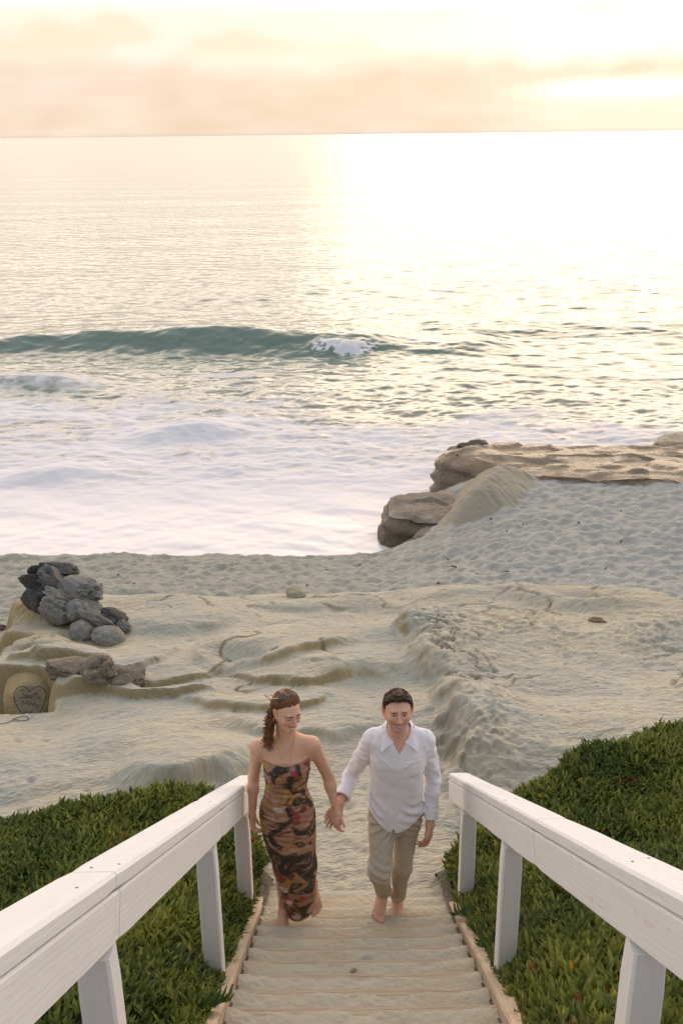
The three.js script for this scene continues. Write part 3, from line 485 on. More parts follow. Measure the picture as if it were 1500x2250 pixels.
handrail(1, 'white painted handrail on the right of the steps, beside the man', [5.95, 3.2, -0.6]);
// ---------------------------------------------------------------- ice plant
{
  const rnd = random(77);
  function leaf(len, w, bend, seg = 5) {       // a fleshy three-sided finger that curves upward
    const P = [], I = []; for (let j = 0; j <= seg; j++) { const t = j / seg, r = w * (j === seg ? 0.12 : 0.72 + 0.5 * Math.sin(t * 2.2) - 0.35 * t * t), y = len * t * (1 - 0.12 * bend * t), z = bend * len * 0.5 * t * t; for (let k = 0; k < 3; k++) { const a = k * 2.0944 + 0.5; P.push(Math.cos(a) * r, y, z + Math.sin(a) * r); } }
    for (let j = 0; j < seg; j++) for (let k = 0; k < 3; k++) { const a = j * 3 + k, b = j * 3 + (k + 1) % 3; I.push(a, a + 3, b, b, a + 3, b + 3); }
    const o = seg * 3; I.push(o, o + 2, o + 1);
    const g = new THREE.BufferGeometry(); g.setAttribute('position', new THREE.Float32BufferAttribute(P, 3)); g.setIndex(I); const h = g.toNonIndexed(); h.computeVertexNormals(); return h;
  }
  function cluster(n, spread, len) {
    const L = []; const m = new THREE.Matrix4(), q = new THREE.Quaternion(), e = new THREE.Euler();
    for (let i = 0; i < n; i++) {
      const g = leaf(len * (0.75 + 0.5 * rnd()), 0.0074 + 0.0024 * rnd(), 0.3 + 0.7 * rnd()), a = rnd() * 6.283, tilt = 0.03 + 0.40 * rnd();
      e.set(tilt, 0, 0); q.setFromEuler(e); m.compose(new THREE.Vector3(0, 0, 0), q, new THREE.Vector3(1, 1, 1)); g.applyMatrix4(m); g.rotateY(a); g.translate((rnd() - 0.5) * spread, (rnd() - 0.5) * 0.03, (rnd() - 0.5) * spread);
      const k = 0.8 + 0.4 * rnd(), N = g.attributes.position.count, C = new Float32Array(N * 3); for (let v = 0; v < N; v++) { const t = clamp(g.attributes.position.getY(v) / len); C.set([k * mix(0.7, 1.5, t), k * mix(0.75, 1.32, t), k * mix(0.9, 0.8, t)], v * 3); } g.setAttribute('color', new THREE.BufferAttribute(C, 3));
      L.push(g);
    }
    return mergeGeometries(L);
  }
  const mat = new THREE.MeshPhysicalMaterial({ vertexColors: true, color: 0xffffff, roughness: 0.5, specularIntensity: 0.35, side: THREE.DoubleSide });
  const variants = [cluster(9, 0.09, 0.085), cluster(8, 0.08, 0.075), cluster(10, 0.10, 0.095), cluster(7, 0.07, 0.10)];
  const P = variants.map(() => [[], []]); const sides = { left: variants.map(() => []), right: variants.map(() => []) };
  const dummy = new THREE.Object3D(), c = new THREE.Color();
  const put = (x, d, lift, list, scale, lean) => {
    const e = 0.05, hx = slopeHeight(x + e, d) - slopeHeight(x - e, d), hd = slopeHeight(x, d + e) - slopeHeight(x, d - e);
    dummy.position.set(x, slopeHeight(x, d) + lift, -d); const up = new THREE.Vector3(-hx / (2 * e) * 0.55 + lean, 1, hd / (2 * e) * 0.55).normalize(); dummy.quaternion.setFromUnitVectors(new THREE.Vector3(0, 1, 0), up); dummy.rotateY(rnd() * 6.283); dummy.scale.setScalar(scale); dummy.updateMatrix();
    const patch = fbm(x * 1.3, d * 1.3, 4, 3), r = rnd(); let col = mix3([0.046, 0.074, 0.025], [0.160, 0.186, 0.048], clamp(0.45 + 1.3 * patch + (rnd() - 0.5) * 0.9)); if (r < 0.004) col = [0.30, 0.20, 0.02]; else if (r < 0.008) col = [0.22, 0.07, 0.03]; else if (r < 0.05) col = [0.13, 0.15, 0.04];
    list.push([dummy.matrix.clone(), col]);
  };
  for (const [s, key] of [[-1, 'left'], [1, 'right']]) {
    let made = 0; const want = 32000;
    for (let tries = 0; tries < 600000 && made < want; tries++) {
      const d = 1.6 + 6.6 * rnd(), x = STEP_X + s * (0.722 + (0.56 * d + 0.7 - 0.6) * rnd());
      if (d > plantEdge(x) + 0.05) continue;
      const a = Math.abs(x - STEP_X); if (a > 0.46 * (d + 1.4)) continue;
      const near = sstep(0.72, 0.95, a), bare = fbm(x * 1.6, d * 1.6, 9, 3); if (bare < -0.30 && (near > 0.9 || bare < -0.42)) continue;
      const k = Math.floor(rnd() * variants.length); put(x, d, 0.02 + 0.09 * near * rnd() + 0.10 * (0.4 + fbm(x * 2.6, d * 2.6, 6, 3)) * near, sides[key][k], (0.92 + 0.5 * rnd()) * (0.75 + 0.25 * near), a < 0.8 ? -s * 0.35 : 0); made++;
    }
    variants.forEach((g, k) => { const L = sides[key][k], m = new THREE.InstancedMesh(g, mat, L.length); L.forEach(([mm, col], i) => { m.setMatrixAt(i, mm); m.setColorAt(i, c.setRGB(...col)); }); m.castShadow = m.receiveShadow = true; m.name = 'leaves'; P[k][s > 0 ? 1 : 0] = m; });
    const t = thing('ice_plant', s < 0 ? 'dense green ice plant covering the slope left of the steps' : 'dense green ice plant covering the slope right of the steps', 'ice plant'); t.userData.kind = 'stuff';
    variants.forEach((g, k) => t.add(P[k][s > 0 ? 1 : 0]));
  }
}
// ---------------------------------------------------------------- the pile of boulders on the shelf
{
  const stoneBump = tiled(512, (u, v) => 0.5 * fbm(u * 9, v * 9, 3, 4) + 0.5 * fbm(u * 44, v * 44, 5, 3)); stoneBump.repeat.set(2, 2);
  const mat = new THREE.MeshStandardMaterial({ vertexColors: true, roughness: 0.85, bumpMap: stoneBump, bumpScale: 0.012 });
  const list = BOULDERS;
  const base = new THREE.IcosahedronGeometry(1, 24);
  const broken = [                             // reddish angular blocks under a ledge
    [-2.95, rockHeight(-2.95, 9.5) + 0.03, 9.5, 0.20, 0.10, 0.22, 6, 'brown broken block under the ledge to the right of the carved rock, leftmost of three'],
    [-2.60, rockHeight(-2.6, 9.42) + 0.04, 9.42, 0.17, 0.14, 0.21, -10, 'reddish broken block in the middle of three under the ledge'],
    [-2.30, rockHeight(-2.3, 9.4) + 0.03, 9.4, 0.15, 0.13, 0.23, -30, 'pale reddish wedge-shaped block, rightmost of three under the ledge']];
  list.concat(broken).forEach(([x, y, d, w, h, tone, turn, label], n) => {
    if (n > 1 && n < 15) { w *= 1.28; h *= 0.92; turn = turn * 0.6 + 24; tone *= 0.98; } else if (n < 2) tone *= 0.9;
    const g = base.clone(), p = g.attributes.position, C = new Float32Array(p.count * 3), sm = n < 2 || n === 5 ? 0.35 : 1, U = g.attributes.uv;
    for (let i = 0; i < p.count; i++) {
      const v = [p.getX(i), p.getY(i), p.getZ(i)], a = noise(v[0] * 1.1 + n * 3, v[1] * 1.1, v[2] * 1.1), b = fbm(v[0] * 2.3 + n, v[1] * 2.3, v[2] * 2.3, 3), c = fbm(v[0] * 9, v[1] * 9 + n, v[2] * 9, 3);
      const up = n > 5 ? 1.12 : n > 1 ? 1.05 : 1; let k = up * (1 + 0.30 * a * sm + 0.36 * b * sm + 0.13 * c * sm);
      for (let q = 0; q < 5; q++) { const f = [Math.sin(n * 7.1 + q * 2.4), Math.cos(n * 3.3 + q * 1.7), Math.sin(n * 1.9 + q * 4.1)], L = len3h(f), t = (v[0] * f[0] + v[1] * f[1] + v[2] * f[2]) / L * k; const lim = 0.80 + 0.12 * Math.sin(n + q * 5); if (t > lim && sm > 0.5) k *= 1 - 0.8 * (t - lim) / t; }
      const e = sm > 0.5 ? 0.8 : 1, sq = (t) => Math.sign(t) * Math.pow(Math.abs(t), e);
      p.setXYZ(i, sq(v[0]) * k * w * 1.04, sq(v[1]) * k * h * 1.06, sq(v[2]) * k * (w + h) * 0.55);
      const m = 1 + 0.35 * b + 0.25 * c, brown = n > 14 ? 1 : sstep(0.05, 0.35, a + 0.4 * c), pale = sstep(0.30, 0.5, c + 0.4 * b) * 0.6; let col = mix3([tone * 0.92, tone * 0.89, tone * 0.80], [tone * 0.98, tone * 0.78, tone * 0.55], brown * 0.85); col = mix3(col, [tone + 0.14, tone + 0.13, tone + 0.10], pale); C.set(col.map((q) => Math.max(0.02, q * m)), i * 3);
    }
    g.setAttribute('color', new THREE.BufferAttribute(C, 3)); g.computeVertexNormals(); const sg = smoothed(g);
    const o = mesh('boulder', sg, mat); o.position.set(x, y, -d); o.rotation.set(-0.25, 0.3 * Math.sin(n), -turn * Math.PI / 180); tag(o, label, 'boulder', n > 14 ? 'broken blocks under the ledge' : 'boulders piled on the sandstone');
  });
  function len3h(a) { return Math.hypot(a[0], a[1], a[2]); }
  function smoothed(g) {                       // shared normals across the facets of the icosahedron
    const p = g.attributes.position, n = g.attributes.normal, M = new Map(), key = (i) => Math.round(p.getX(i) * 4e3) + ',' + Math.round(p.getY(i) * 4e3) + ',' + Math.round(p.getZ(i) * 4e3);
    for (let i = 0; i < p.count; i++) { const k = key(i), a = M.get(k) ?? [0, 0, 0]; a[0] += n.getX(i); a[1] += n.getY(i); a[2] += n.getZ(i); M.set(k, a); }
    for (let i = 0; i < p.count; i++) { const a = M.get(key(i)), L = Math.hypot(...a) || 1; n.setXYZ(i, a[0] / L, a[1] / L, a[2] / L); } return g;
  }
  // the slab with a heart and names scratched into it
  const slabT = thing('carved_rock', 'rock slab with a heart and three names scratched into its face', 'carved rock', [-3.39, 1.86, -9.50]);
  slabT.rotation.set(-0.42, 0.06, 0);
  const face = (u, v) => 0.105 - 3.4 * Math.max(0, Math.hypot(u * 0.95, v * 1.05 + 0.3 * Math.max(0, -v) * 0) - 0.17) ** 1.5 + 0.006 * fbm(u * 7, v * 7, 3, 3);
  const sg = gridGeo(70, 70, (a, b) => { const u = (a - 0.5) * 0.66, v = (b - 0.5) * 0.66; return [u, v, face(u, v)]; }, (p) => [p[0], p[1]], (p) => { const k = 1 + 0.25 * fbm(p[0] * 9, p[1] * 9, 4, 4), o = sstep(0.10, 0.22, Math.hypot(p[0], p[1])); return mix3([0.27, 0.235, 0.165], OCHRE, o * 0.8).map((q) => q * k); });
  mesh('slab_face', sg, new THREE.MeshStandardMaterial({ vertexColors: true, roughness: 0.95, bumpMap: rockBump, bumpScale: 0.02 }), slabT);
  const ink = new THREE.MeshStandardMaterial({ color: new THREE.Color().setRGB(0.07, 0.058, 0.04), roughness: 1 });
  const stroke = (pts, r) => tube(pts.map(([x, y]) => { const u = (x - 365) * 0.00109, v = -(y - 350) * 0.00109; return [u, v, face(u, v) - 0.0005]; }), r, 5);
  mesh('heart_outline', mergeGeometries([stroke([[310, 505], [270, 440], [228, 370], [213, 300], [225, 235], [268, 205], [315, 203], [345, 225], [362, 257]], 0.0044), stroke([[362, 257], [385, 228], [430, 205], [480, 215], [515, 250], [520, 310], [505, 370], [470, 450], [435, 500]], 0.0040)]), ink, slabT);
  const words = [[[262, 240], [305, 238]], [[297, 240], [298, 290], [288, 318], [268, 306]], [[330, 287], [314, 288], [312, 312], [326, 314], [333, 288], [337, 318]], [[346, 318], [345, 286]], [[345, 296], [358, 285], [366, 318]], [[374, 303], [393, 300], [386, 284], [373, 296], [378, 317], [395, 314]], [[408, 255], [411, 320]], [[396, 281], [421, 277]], [[430, 252], [433, 320]], [[420, 280], [447, 275]], [[450, 318], [472, 315], [464, 300], [449, 312], [457, 336], [476, 333]],
    [[291, 392], [298, 338], [318, 374], [338, 335], [346, 388]], [[359, 362], [359, 390]], [[357, 347], [358, 351]], [[371, 390], [370, 362]], [[370, 370], [384, 360], [390, 390]], [[415, 338], [417, 392]], [[416, 366], [401, 368], [399, 388], [416, 388]], [[429, 374], [440, 400]], [[460, 372], [442, 402], [432, 436]],
    [[305, 443], [308, 482]], [[326, 438], [329, 480]], [[305, 463], [328, 459]], [[339, 466], [353, 462], [346, 450], [337, 460], [342, 479], [355, 475]], [[365, 455], [366, 480]], [[364, 443], [365, 446]], [[386, 432], [387, 480]], [[386, 457], [374, 460], [373, 477], [387, 476]], [[399, 458], [400, 480]], [[398, 444], [399, 447]]];
  mesh('lettering', mergeGeometries(words.map((w) => stroke(w, 0.0032))), ink, slabT);
}
// ---------------------------------------------------------------- figure modelling: distance fields joined smoothly and meshed
const V = (x, y, z) => [x, y, z], sub3 = (a, b) => [a[0] - b[0], a[1] - b[1], a[2] - b[2]], add3 = (a, b, s = 1) => [a[0] + b[0] * s, a[1] + b[1] * s, a[2] + b[2] * s];
const dot3 = (a, b) => a[0] * b[0] + a[1] * b[1] + a[2] * b[2], len3 = (a) => Math.hypot(a[0], a[1], a[2]), unit = (a) => { const l = len3(a) || 1; return [a[0] / l, a[1] / l, a[2] / l]; };
const cross3 = (a, b) => [a[1] * b[2] - a[2] * b[1], a[2] * b[0] - a[0] * b[2], a[0] * b[1] - a[1] * b[0]];
const smin = (a, b, k) => { if (k <= 0) return Math.min(a, b); const h = Math.max(k - Math.abs(a - b), 0) / k; return Math.min(a, b) - h * h * k * 0.25; };
const smax = (a, b, k) => -smin(-a, -b, k);
function cone(a, b, ra, rb = ra, k = 0.02) { const ab = sub3(b, a), L = dot3(ab, ab) || 1e-9; return { k, f: (x, y, z) => { const px = x - a[0], py = y - a[1], pz = z - a[2], h = clamp((px * ab[0] + py * ab[1] + pz * ab[2]) / L), qx = px - ab[0] * h, qy = py - ab[1] * h, qz = pz - ab[2] * h; return Math.sqrt(qx * qx + qy * qy + qz * qz) - (ra + (rb - ra) * h); } }; }
function egg(c, r, k = 0.02) { const [a, b, d] = r; return { k, f: (x, y, z) => { const px = x - c[0], py = y - c[1], pz = z - c[2], k0 = Math.hypot(px / a, py / b, pz / d), k1 = Math.hypot(px / (a * a), py / (b * b), pz / (d * d)); return k1 < 1e-9 ? -Math.min(a, b, d) : k0 * (k0 - 1) / k1; } }; }
// a tube with oval sections stacked along y: rows of [y, centre x, centre z, half width, half depth]
function loft(rows, k = 0.02, power = 2) {
  const at = (y, q) => { let i = 1; while (i < rows.length - 1 && y > rows[i][0]) i++; const a = rows[i - 1], b = rows[i], t = clamp((y - a[0]) / (b[0] - a[0])), s = t * t * (3 - 2 * t) * 0.6 + t * 0.4; return a[q] + (b[q] - a[q]) * s; };
  const y0 = rows[0][0], y1 = rows[rows.length - 1][0];
  return { k, at, f: (x, y, z) => { const yc = clamp(y, y0, y1), rx = at(yc, 3), rz = at(yc, 4), px = (x - at(yc, 1)) / rx, pz = (z - at(yc, 2)) / rz; const q = power === 2 ? Math.sqrt(px * px + pz * pz) : Math.pow(Math.pow(Math.abs(px), power) + Math.pow(Math.abs(pz), power), 1 / power), side = (q - 1) * (q > 0.05 ? Math.hypot(px * rx, pz * rz) / Math.max(q, 0.05) : Math.min(rx, rz)) , cap = Math.max(y0 - y, y - y1); return cap > 0 ? (side > 0 ? Math.hypot(side, cap) : cap) : Math.max(side, cap); } };
}
function join(list, k0 = 0.02) { const n = list.length; return { list, k: k0, f: (x, y, z) => { let d = list[0].f(x, y, z); for (let i = 1; i < n; i++) d = smin(d, list[i].f(x, y, z), list[i].k); return d; } }; }
function ball(c, r, inner, k = 0.015) { return { k, f: (x, y, z) => { const d = Math.hypot(x - c[0], y - c[1], z - c[2]) - r; return d > 0.05 ? d : inner.f(x, y, z); } }; }   // only looked at inside its sphere
function netMesh(f, lo, hi, cell, colour, relax = 0) {  // surface nets, block by block
  const B = 8, nb = [0, 1, 2].map((q) => Math.ceil((hi[q] - lo[q]) / cell / B)), N = nb.map((n) => n * B + 1);
  const cells = new Map(), P = [], G = [], quads = [], v = new Float32Array((B + 1) ** 3), S = B + 1;
  const slack = cell * B * 0.87 * 1.35;
  for (let bz = 0; bz < nb[2]; bz++) for (let by = 0; by < nb[1]; by++) for (let bx = 0; bx < nb[0]; bx++) {
    const ox = lo[0] + bx * B * cell, oy = lo[1] + by * B * cell, oz = lo[2] + bz * B * cell, h = B * cell / 2;
    if (Math.abs(f(ox + h, oy + h, oz + h)) > slack) continue;
    for (let k = 0, q = 0; k < S; k++) for (let j = 0; j < S; j++) for (let i = 0; i < S; i++, q++) v[q] = f(ox + i * cell, oy + j * cell, oz + k * cell);
    for (let k = 0; k < B; k++) for (let j = 0; j < B; j++) for (let i = 0; i < B; i++) {
      const q = (k * S + j) * S + i, c = [v[q], v[q + 1], v[q + S], v[q + S + 1], v[q + S * S], v[q + S * S + 1], v[q + S * S + S], v[q + S * S + S + 1]];
      let m = 0; for (let e = 0; e < 8; e++) if (c[e] < 0) m |= 1 << e; if (m === 0 || m === 255) continue;
      let x = 0, y = 0, z = 0, n = 0;
      const edge = (a, b, ax) => { if ((c[a] < 0) === (c[b] < 0)) return; const t = c[a] / (c[a] - c[b]); x += (a & 1) + (ax === 0 ? t : 0); y += ((a >> 1) & 1) + (ax === 1 ? t : 0); z += ((a >> 2) & 1) + (ax === 2 ? t : 0); n++; };
      edge(0, 1, 0); edge(2, 3, 0); edge(4, 5, 0); edge(6, 7, 0); edge(0, 2, 1); edge(1, 3, 1); edge(4, 6, 1); edge(5, 7, 1); edge(0, 4, 2); edge(1, 5, 2); edge(2, 6, 2); edge(3, 7, 2);
      const gi = bx * B + i, gj = by * B + j, gk = bz * B + k, key = (gk * N[1] + gj) * N[0] + gi;
      cells.set(key, P.length / 3); P.push(ox + (i + x / n) * cell, oy + (j + y / n) * cell, oz + (k + z / n) * cell); G.push(key, c[0] < 0 ? 1 : 0, c[1] < 0 ? 1 : 0, c[2] < 0 ? 1 : 0, c[4] < 0 ? 1 : 0);
    }
  }
  const I = [], X = 1, Y = N[0], Z = N[0] * N[1];
  for (let g = 0; g < G.length; g += 5) {
    const key = G[g], s = G[g + 1];
    for (let ax = 0; ax < 3; ax++) { if (G[g + 2 + ax] === s) continue; const [u, w] = ax === 0 ? [Y, Z] : ax === 1 ? [Z, X] : [X, Y]; const a = cells.get(key), b = cells.get(key - u), c = cells.get(key - u - w), d = cells.get(key - w); if (b === undefined || c === undefined || d === undefined) continue; if (s) I.push(a, b, c, a, c, d); else I.push(a, c, b, a, d, c); }
  }
  const n = P.length / 3, Nn = new Float32Array(n * 3), C = new Float32Array(n * 3), e = cell * 0.45;
  const grad = (x, y, z) => { const a = f(x + e, y - e, z - e), b = f(x - e, y - e, z + e), c = f(x - e, y + e, z - e), d = f(x + e, y + e, z + e); return [a - b - c + d, -a - b + c + d, -a + b - c + d]; };
  for (let i = 0; i < n; i++) {
    let x = P[i * 3], y = P[i * 3 + 1], z = P[i * 3 + 2];
    for (let r = 0; r < relax; r++) { const g0 = grad(x, y, z), L = len3(g0) || 1, d = clamp(f(x, y, z) / Math.max(L / (4 * e), 0.3), -cell * 0.6, cell * 0.6); x -= g0[0] / L * d; y -= g0[1] / L * d; z -= g0[2] / L * d; }
    P[i * 3] = x; P[i * 3 + 1] = y; P[i * 3 + 2] = z; const nn = unit(grad(x, y, z)); Nn.set(nn, i * 3); C.set(colour([x, y, z], nn), i * 3);
  }
  const g = new THREE.BufferGeometry(); g.setAttribute('position', new THREE.Float32BufferAttribute(P, 3)); g.setAttribute('normal', new THREE.BufferAttribute(Nn, 3)); g.setAttribute('color', new THREE.BufferAttribute(C, 3)); g.setIndex(I); return g;
}
function frame(c, yaw, pitch, roll, S = 1) { const m = new THREE.Matrix4().makeRotationFromEuler(new THREE.Euler(pitch, yaw, roll, 'YXZ')).elements, X = [m[0], m[1], m[2]], Y = [m[4], m[5], m[6]], Z = [m[8], m[9], m[10]]; return { c, X, Y, Z, S, to: (p) => { const q = sub3(p, c); return [dot3(q, X) / S, dot3(q, Y) / S, dot3(q, Z) / S]; }, out: (l) => [0, 1, 2].map((q) => c[q] + S * (X[q] * l[0] + Y[q] * l[1] + Z[q] * l[2])) }; }
function tube(pts, r, sides = 6, closed = false) { const c = new THREE.CatmullRomCurve3(pts.map((p) => new THREE.Vector3(...p)), closed); return new THREE.TubeGeometry(c, Math.max(6, pts.length * 3), r, sides, closed).toNonIndexed(); }

function headField(o) {                         // in the head's own axes: face towards +z, metres
  const w = o.w ?? 1, L = [];
  L.push(egg([0, 0.030, -0.016], [0.0755 * w, 0.081, 0.096], 0), egg([0, -0.022, 0.026], [0.060 * w, 0.082, 0.064], 0.03));
  for (const s of [-1, 1]) { L.push(cone([s * 0.058 * w, -0.038, 0.0], [s * 0.017, -0.100, 0.058], 0.020, 0.017, 0.035)); L.push(egg([s * 0.038 * w, -0.026, 0.058], [0.024, 0.020, 0.022], 0.026)); }
  L.push(egg([0, -0.101, 0.064], [0.021, 0.017, 0.017], 0.022), cone([-0.034, 0.024, 0.076], [0.034, 0.024, 0.076], 0.0115, 0.0115, 0.02));
  const base = join(L);
  const nose = join([cone([0, 0.016, 0.086], [0, -0.028, 0.1085], 0.0072, 0.0098, 0), egg([0, -0.034, 0.1075], [0.0105, 0.009, 0.0105], 0.008), egg([-0.0115, -0.037, 0.0935], [0.0075, 0.0075, 0.010], 0.006), egg([0.0115, -0.037, 0.0935], [0.0075, 0.0075, 0.010], 0.006)]);
  const smile = o.smile ?? 0.006, mw = o.mouth ?? 0.026;
  const lip = (t) => [t * mw, -0.0645 + smile * t * t, 0.0895 - 0.016 * t * t];
  const lips = join([cone(add3(lip(-1), [0, 0.001, -0.004]), add3(lip(-0.3), [0, 0.004, 0]), 0.0035, 0.0052, 0), cone(add3(lip(-0.3), [0, 0.004, 0]), add3(lip(0.3), [0, 0.004, 0]), 0.0052, 0.0052, 0.002), cone(add3(lip(0.3), [0, 0.004, 0]), add3(lip(1), [0, 0.001, -0.004]), 0.0052, 0.0035, 0.002), cone(add3(lip(-0.75), [0, -0.008, -0.002]), add3(lip(0), [0, -0.0125, 0]), 0.004, 0.0062, 0.002), cone(add3(lip(0), [0, -0.0125, 0]), add3(lip(0.75), [0, -0.008, -0.002]), 0.0062, 0.004, 0.002)]);
  const ears = [-1, 1].map((s) => join([egg([s * 0.081 * w, -0.004, -0.014], [0.0085, 0.026, 0.017], 0), egg([s * (0.081 * w + 0.003), 0.004, -0.020], [0.006, 0.021, 0.016], 0.006), egg([s * 0.079 * w, -0.030, -0.008], [0.006, 0.010, 0.009], 0.006)]));
  return { f: (x, y, z) => {
    let d = base.f(x, y, z);
    for (const s of [-1, 1]) { const ex = (x - s * 0.031) / 1.35, q = Math.hypot(ex, y - 0.004, z - 0.098) - 0.0135; d = smax(d, -q, 0.014); }
    d = smin(d, nose.f(x, y, z), 0.008); d = smin(d, lips.f(x, y, z), 0.006);
    for (const s of [-1, 1]) { d = smin(d, Math.hypot(x - s * 0.031, y - 0.003, z - 0.0725) - 0.0125, 0.002); }
    // lids, smile line
    for (const s of [-1, 1]) { const lid = Math.hypot(x - s * 0.031, y - 0.003, z - 0.0725) - 0.0138; const keep = (o.lid ?? 0.0065) - (y - 0.003) ; d = smin(d, Math.max(lid, keep), 0.003); }
    const sx = Math.abs(x); d += 0.0022 * gauss((sx - 0.031 - 0.25 * (-0.045 - y)) / 0.005) * sstep(-0.085, -0.06, y) * (1 - sstep(-0.042, -0.03, y)) * (z > 0.05 ? 1 : 0);
    d = smin(d, ears[0].f(x, y, z), 0.006); d = smin(d, ears[1].f(x, y, z), 0.006);
    const inner = Math.hypot((Math.abs(x) - 0.088 * w) / 0.5, (y + 0.004) / 1.5, (z + 0.006) / 0.8) - 0.0115; d = smax(d, -inner, 0.004);
    return d;
  }, lip, mw };
}
function faceColour(l, o, H) {                  // colour of the skin at a point of the head
  const [x, y, z] = l, ax = Math.abs(x); let c = o.skin;
  const n = fbm(x * 40, y * 40, z * 40, 2); c = c.map((q) => q * (1 + 0.05 * n));
  if (z > 0.03) {
    c = mix3(c, o.flush, 0.5 * gauss((ax - 0.042) / 0.020) * gauss((y + 0.030) / 0.022) + 0.45 * gauss(x / 0.013) * gauss((y + 0.034) / 0.012));
    if (o.stubble) c = mix3(c, o.stubble, 0.42 * sstep(-0.035, -0.055, y + 0.15 * Math.max(0, ax - 0.03)) * (1 - 0.6 * gauss(ax / 0.02) * gauss((y + 0.045) / 0.008)));
    const t = clamp(x / H.mw, -1.05, 1.05), ly = H.lip(t)[1], inL = Math.abs(t) < 1 ? 1 : 0, up = 0.0085 * (1 - 0.55 * t * t), dn = 0.0185 * (1 - 0.75 * t * t);
    if (inL && y < ly + up && y > ly - dn) { c = mix3(c, o.lips, 0.85); const open = o.open * (1 - t * t * 1.1); if (y < ly - 0.0005 && y > ly - 0.001 - open) c = Math.abs(t) < 0.78 ? o.teeth : [0.12, 0.03, 0.02]; else if (y < ly + 0.0008 && y > ly - 0.0022 - open) c = [0.16, 0.045, 0.03]; }
    const by = 0.0245 + (o.browLift ?? 0) - 0.10 * (ax - 0.034) * (ax > 0.034 ? 1.6 : (o.browIn ?? 0.1)); if (ax > 0.012 && ax < 0.052) c = mix3(c, o.hair, 0.92 * sstep(0.0060, 0.0030, Math.abs(y - by) * (1 + 0.6 * sstep(0.034, 0.052, ax))));
    const ex = ax - 0.031, ey = y - 0.003, lo = -0.0056 + 0.012 * Math.abs(ex) * (ex > 0 ? 0.6 : 1), hiL = (o.lid ?? 0.0065) - 28 * ex * ex;
    if (Math.abs(ex) < 0.0135 && z > 0.07) {
      if (ey > lo && ey < hiL) { const ix = x - Math.sign(x) * 0.031 - (o.gaze?.[0] ?? 0), iy = ey - (o.gaze?.[1] ?? 0); c = [0.56, 0.50, 0.46]; const r = Math.hypot(ix, iy); if (r < 0.0064) c = r < 0.003 ? [0.01, 0.008, 0.006] : [0.055, 0.03, 0.015]; }
      if (Math.abs(ey - hiL) < 0.0016 + (o.lash ?? 0) && ey > lo - 0.001) c = mix3(c, [0.03, 0.018, 0.012], 0.9); if (Math.abs(ey - lo) < 0.0009) c = mix3(c, [0.12, 0.06, 0.04], 0.6);
    } else if (Math.abs(ex) < 0.02 && z > 0.06) c = mix3(c, c.map((q) => q * 0.72), gauss(ey / 0.011));
    if (Math.hypot(ax - 0.006, y + 0.0415) < 0.0036 && z > 0.088) c = [0.10, 0.04, 0.03];
  }
  if (ax > 0.07) c = mix3(c, o.flush, 0.5);
  return c;
}
// a hand: wrist w, finger direction F, direction the palm faces N, thumb towards s * (F x N); one curl triple per finger
function hand(w, F, N, s, size, curls, thumb) {
  F = unit(F); N = unit(sub3(N, F.map((q) => q * dot3(N, F)))); const T = cross3(F, N).map((q) => q * s), L = [];
  const K = [[0.030, 0.088], [0.010, 0.093], [-0.011, 0.089], [-0.030, 0.080]], len = [[0.040, 0.025, 0.021], [0.044, 0.028, 0.022], [0.041, 0.026, 0.021], [0.032, 0.020, 0.018]];
  const at = (t, f, n = 0) => [0, 1, 2].map((q) => w[q] + size * (T[q] * t + F[q] * f + N[q] * n));
  L.push(cone(at(0.010, -0.01), at(0.022, 0.074, -0.002), 0.0195 * size, 0.0135 * size, 0), cone(at(-0.010, -0.01), at(-0.022, 0.068, -0.002), 0.0185 * size, 0.0125 * size, 0.02), cone(at(0, 0.01), at(0, 0.076, -0.003), 0.017 * size, 0.0135 * size, 0.02), cone(at(0.026, 0.028, 0.008), at(0.018, 0.06, 0.008), 0.013 * size, 0.011 * size, 0.012));
  K.forEach(([t, f], i) => { let p = at(t, f), a = 0, spread = t * 1.6; L.push(cone(at(t * 0.8, f * 0.62), p, 0.0115 * size, 0.0098 * size, 0.010)); len[i].forEach((l, j) => { a += curls[i][j]; const dir = unit([0, 1, 2].map((q) => Math.cos(a) * (F[q] + T[q] * spread * 0.9) + Math.sin(a) * N[q])), e = add3(p, dir, l * size); const r = [0.0092, 0.0081, 0.0071, 0.0060]; L.push(cone(p, e, r[j] * size * (i === 3 ? 0.88 : 1), r[j + 1] * size * (i === 3 ? 0.88 : 1), j ? 0.002 : 0.004)); p = e; }); });
  let p = at(0.030, 0.022, 0.006); const [out, over, bend] = thumb; const d1 = unit([0, 1, 2].map((q) => T[q] * out + F[q] * (1 - out * 0.4) + N[q] * over)); const q1 = add3(p, d1, 0.040 * size), d2 = unit(add3(d1, F, bend)), q2 = add3(q1, d2, 0.030 * size), q3 = add3(q2, unit(add3(d2, N, bend * 0.5)), 0.022 * size);
  L.push(cone(p, q1, 0.0135 * size, 0.0105 * size, 0.012), cone(q1, q2, 0.0105 * size, 0.0092 * size, 0.003), cone(q2, q3, 0.0092 * size, 0.0070 * size, 0.002));
  return join(L);
}
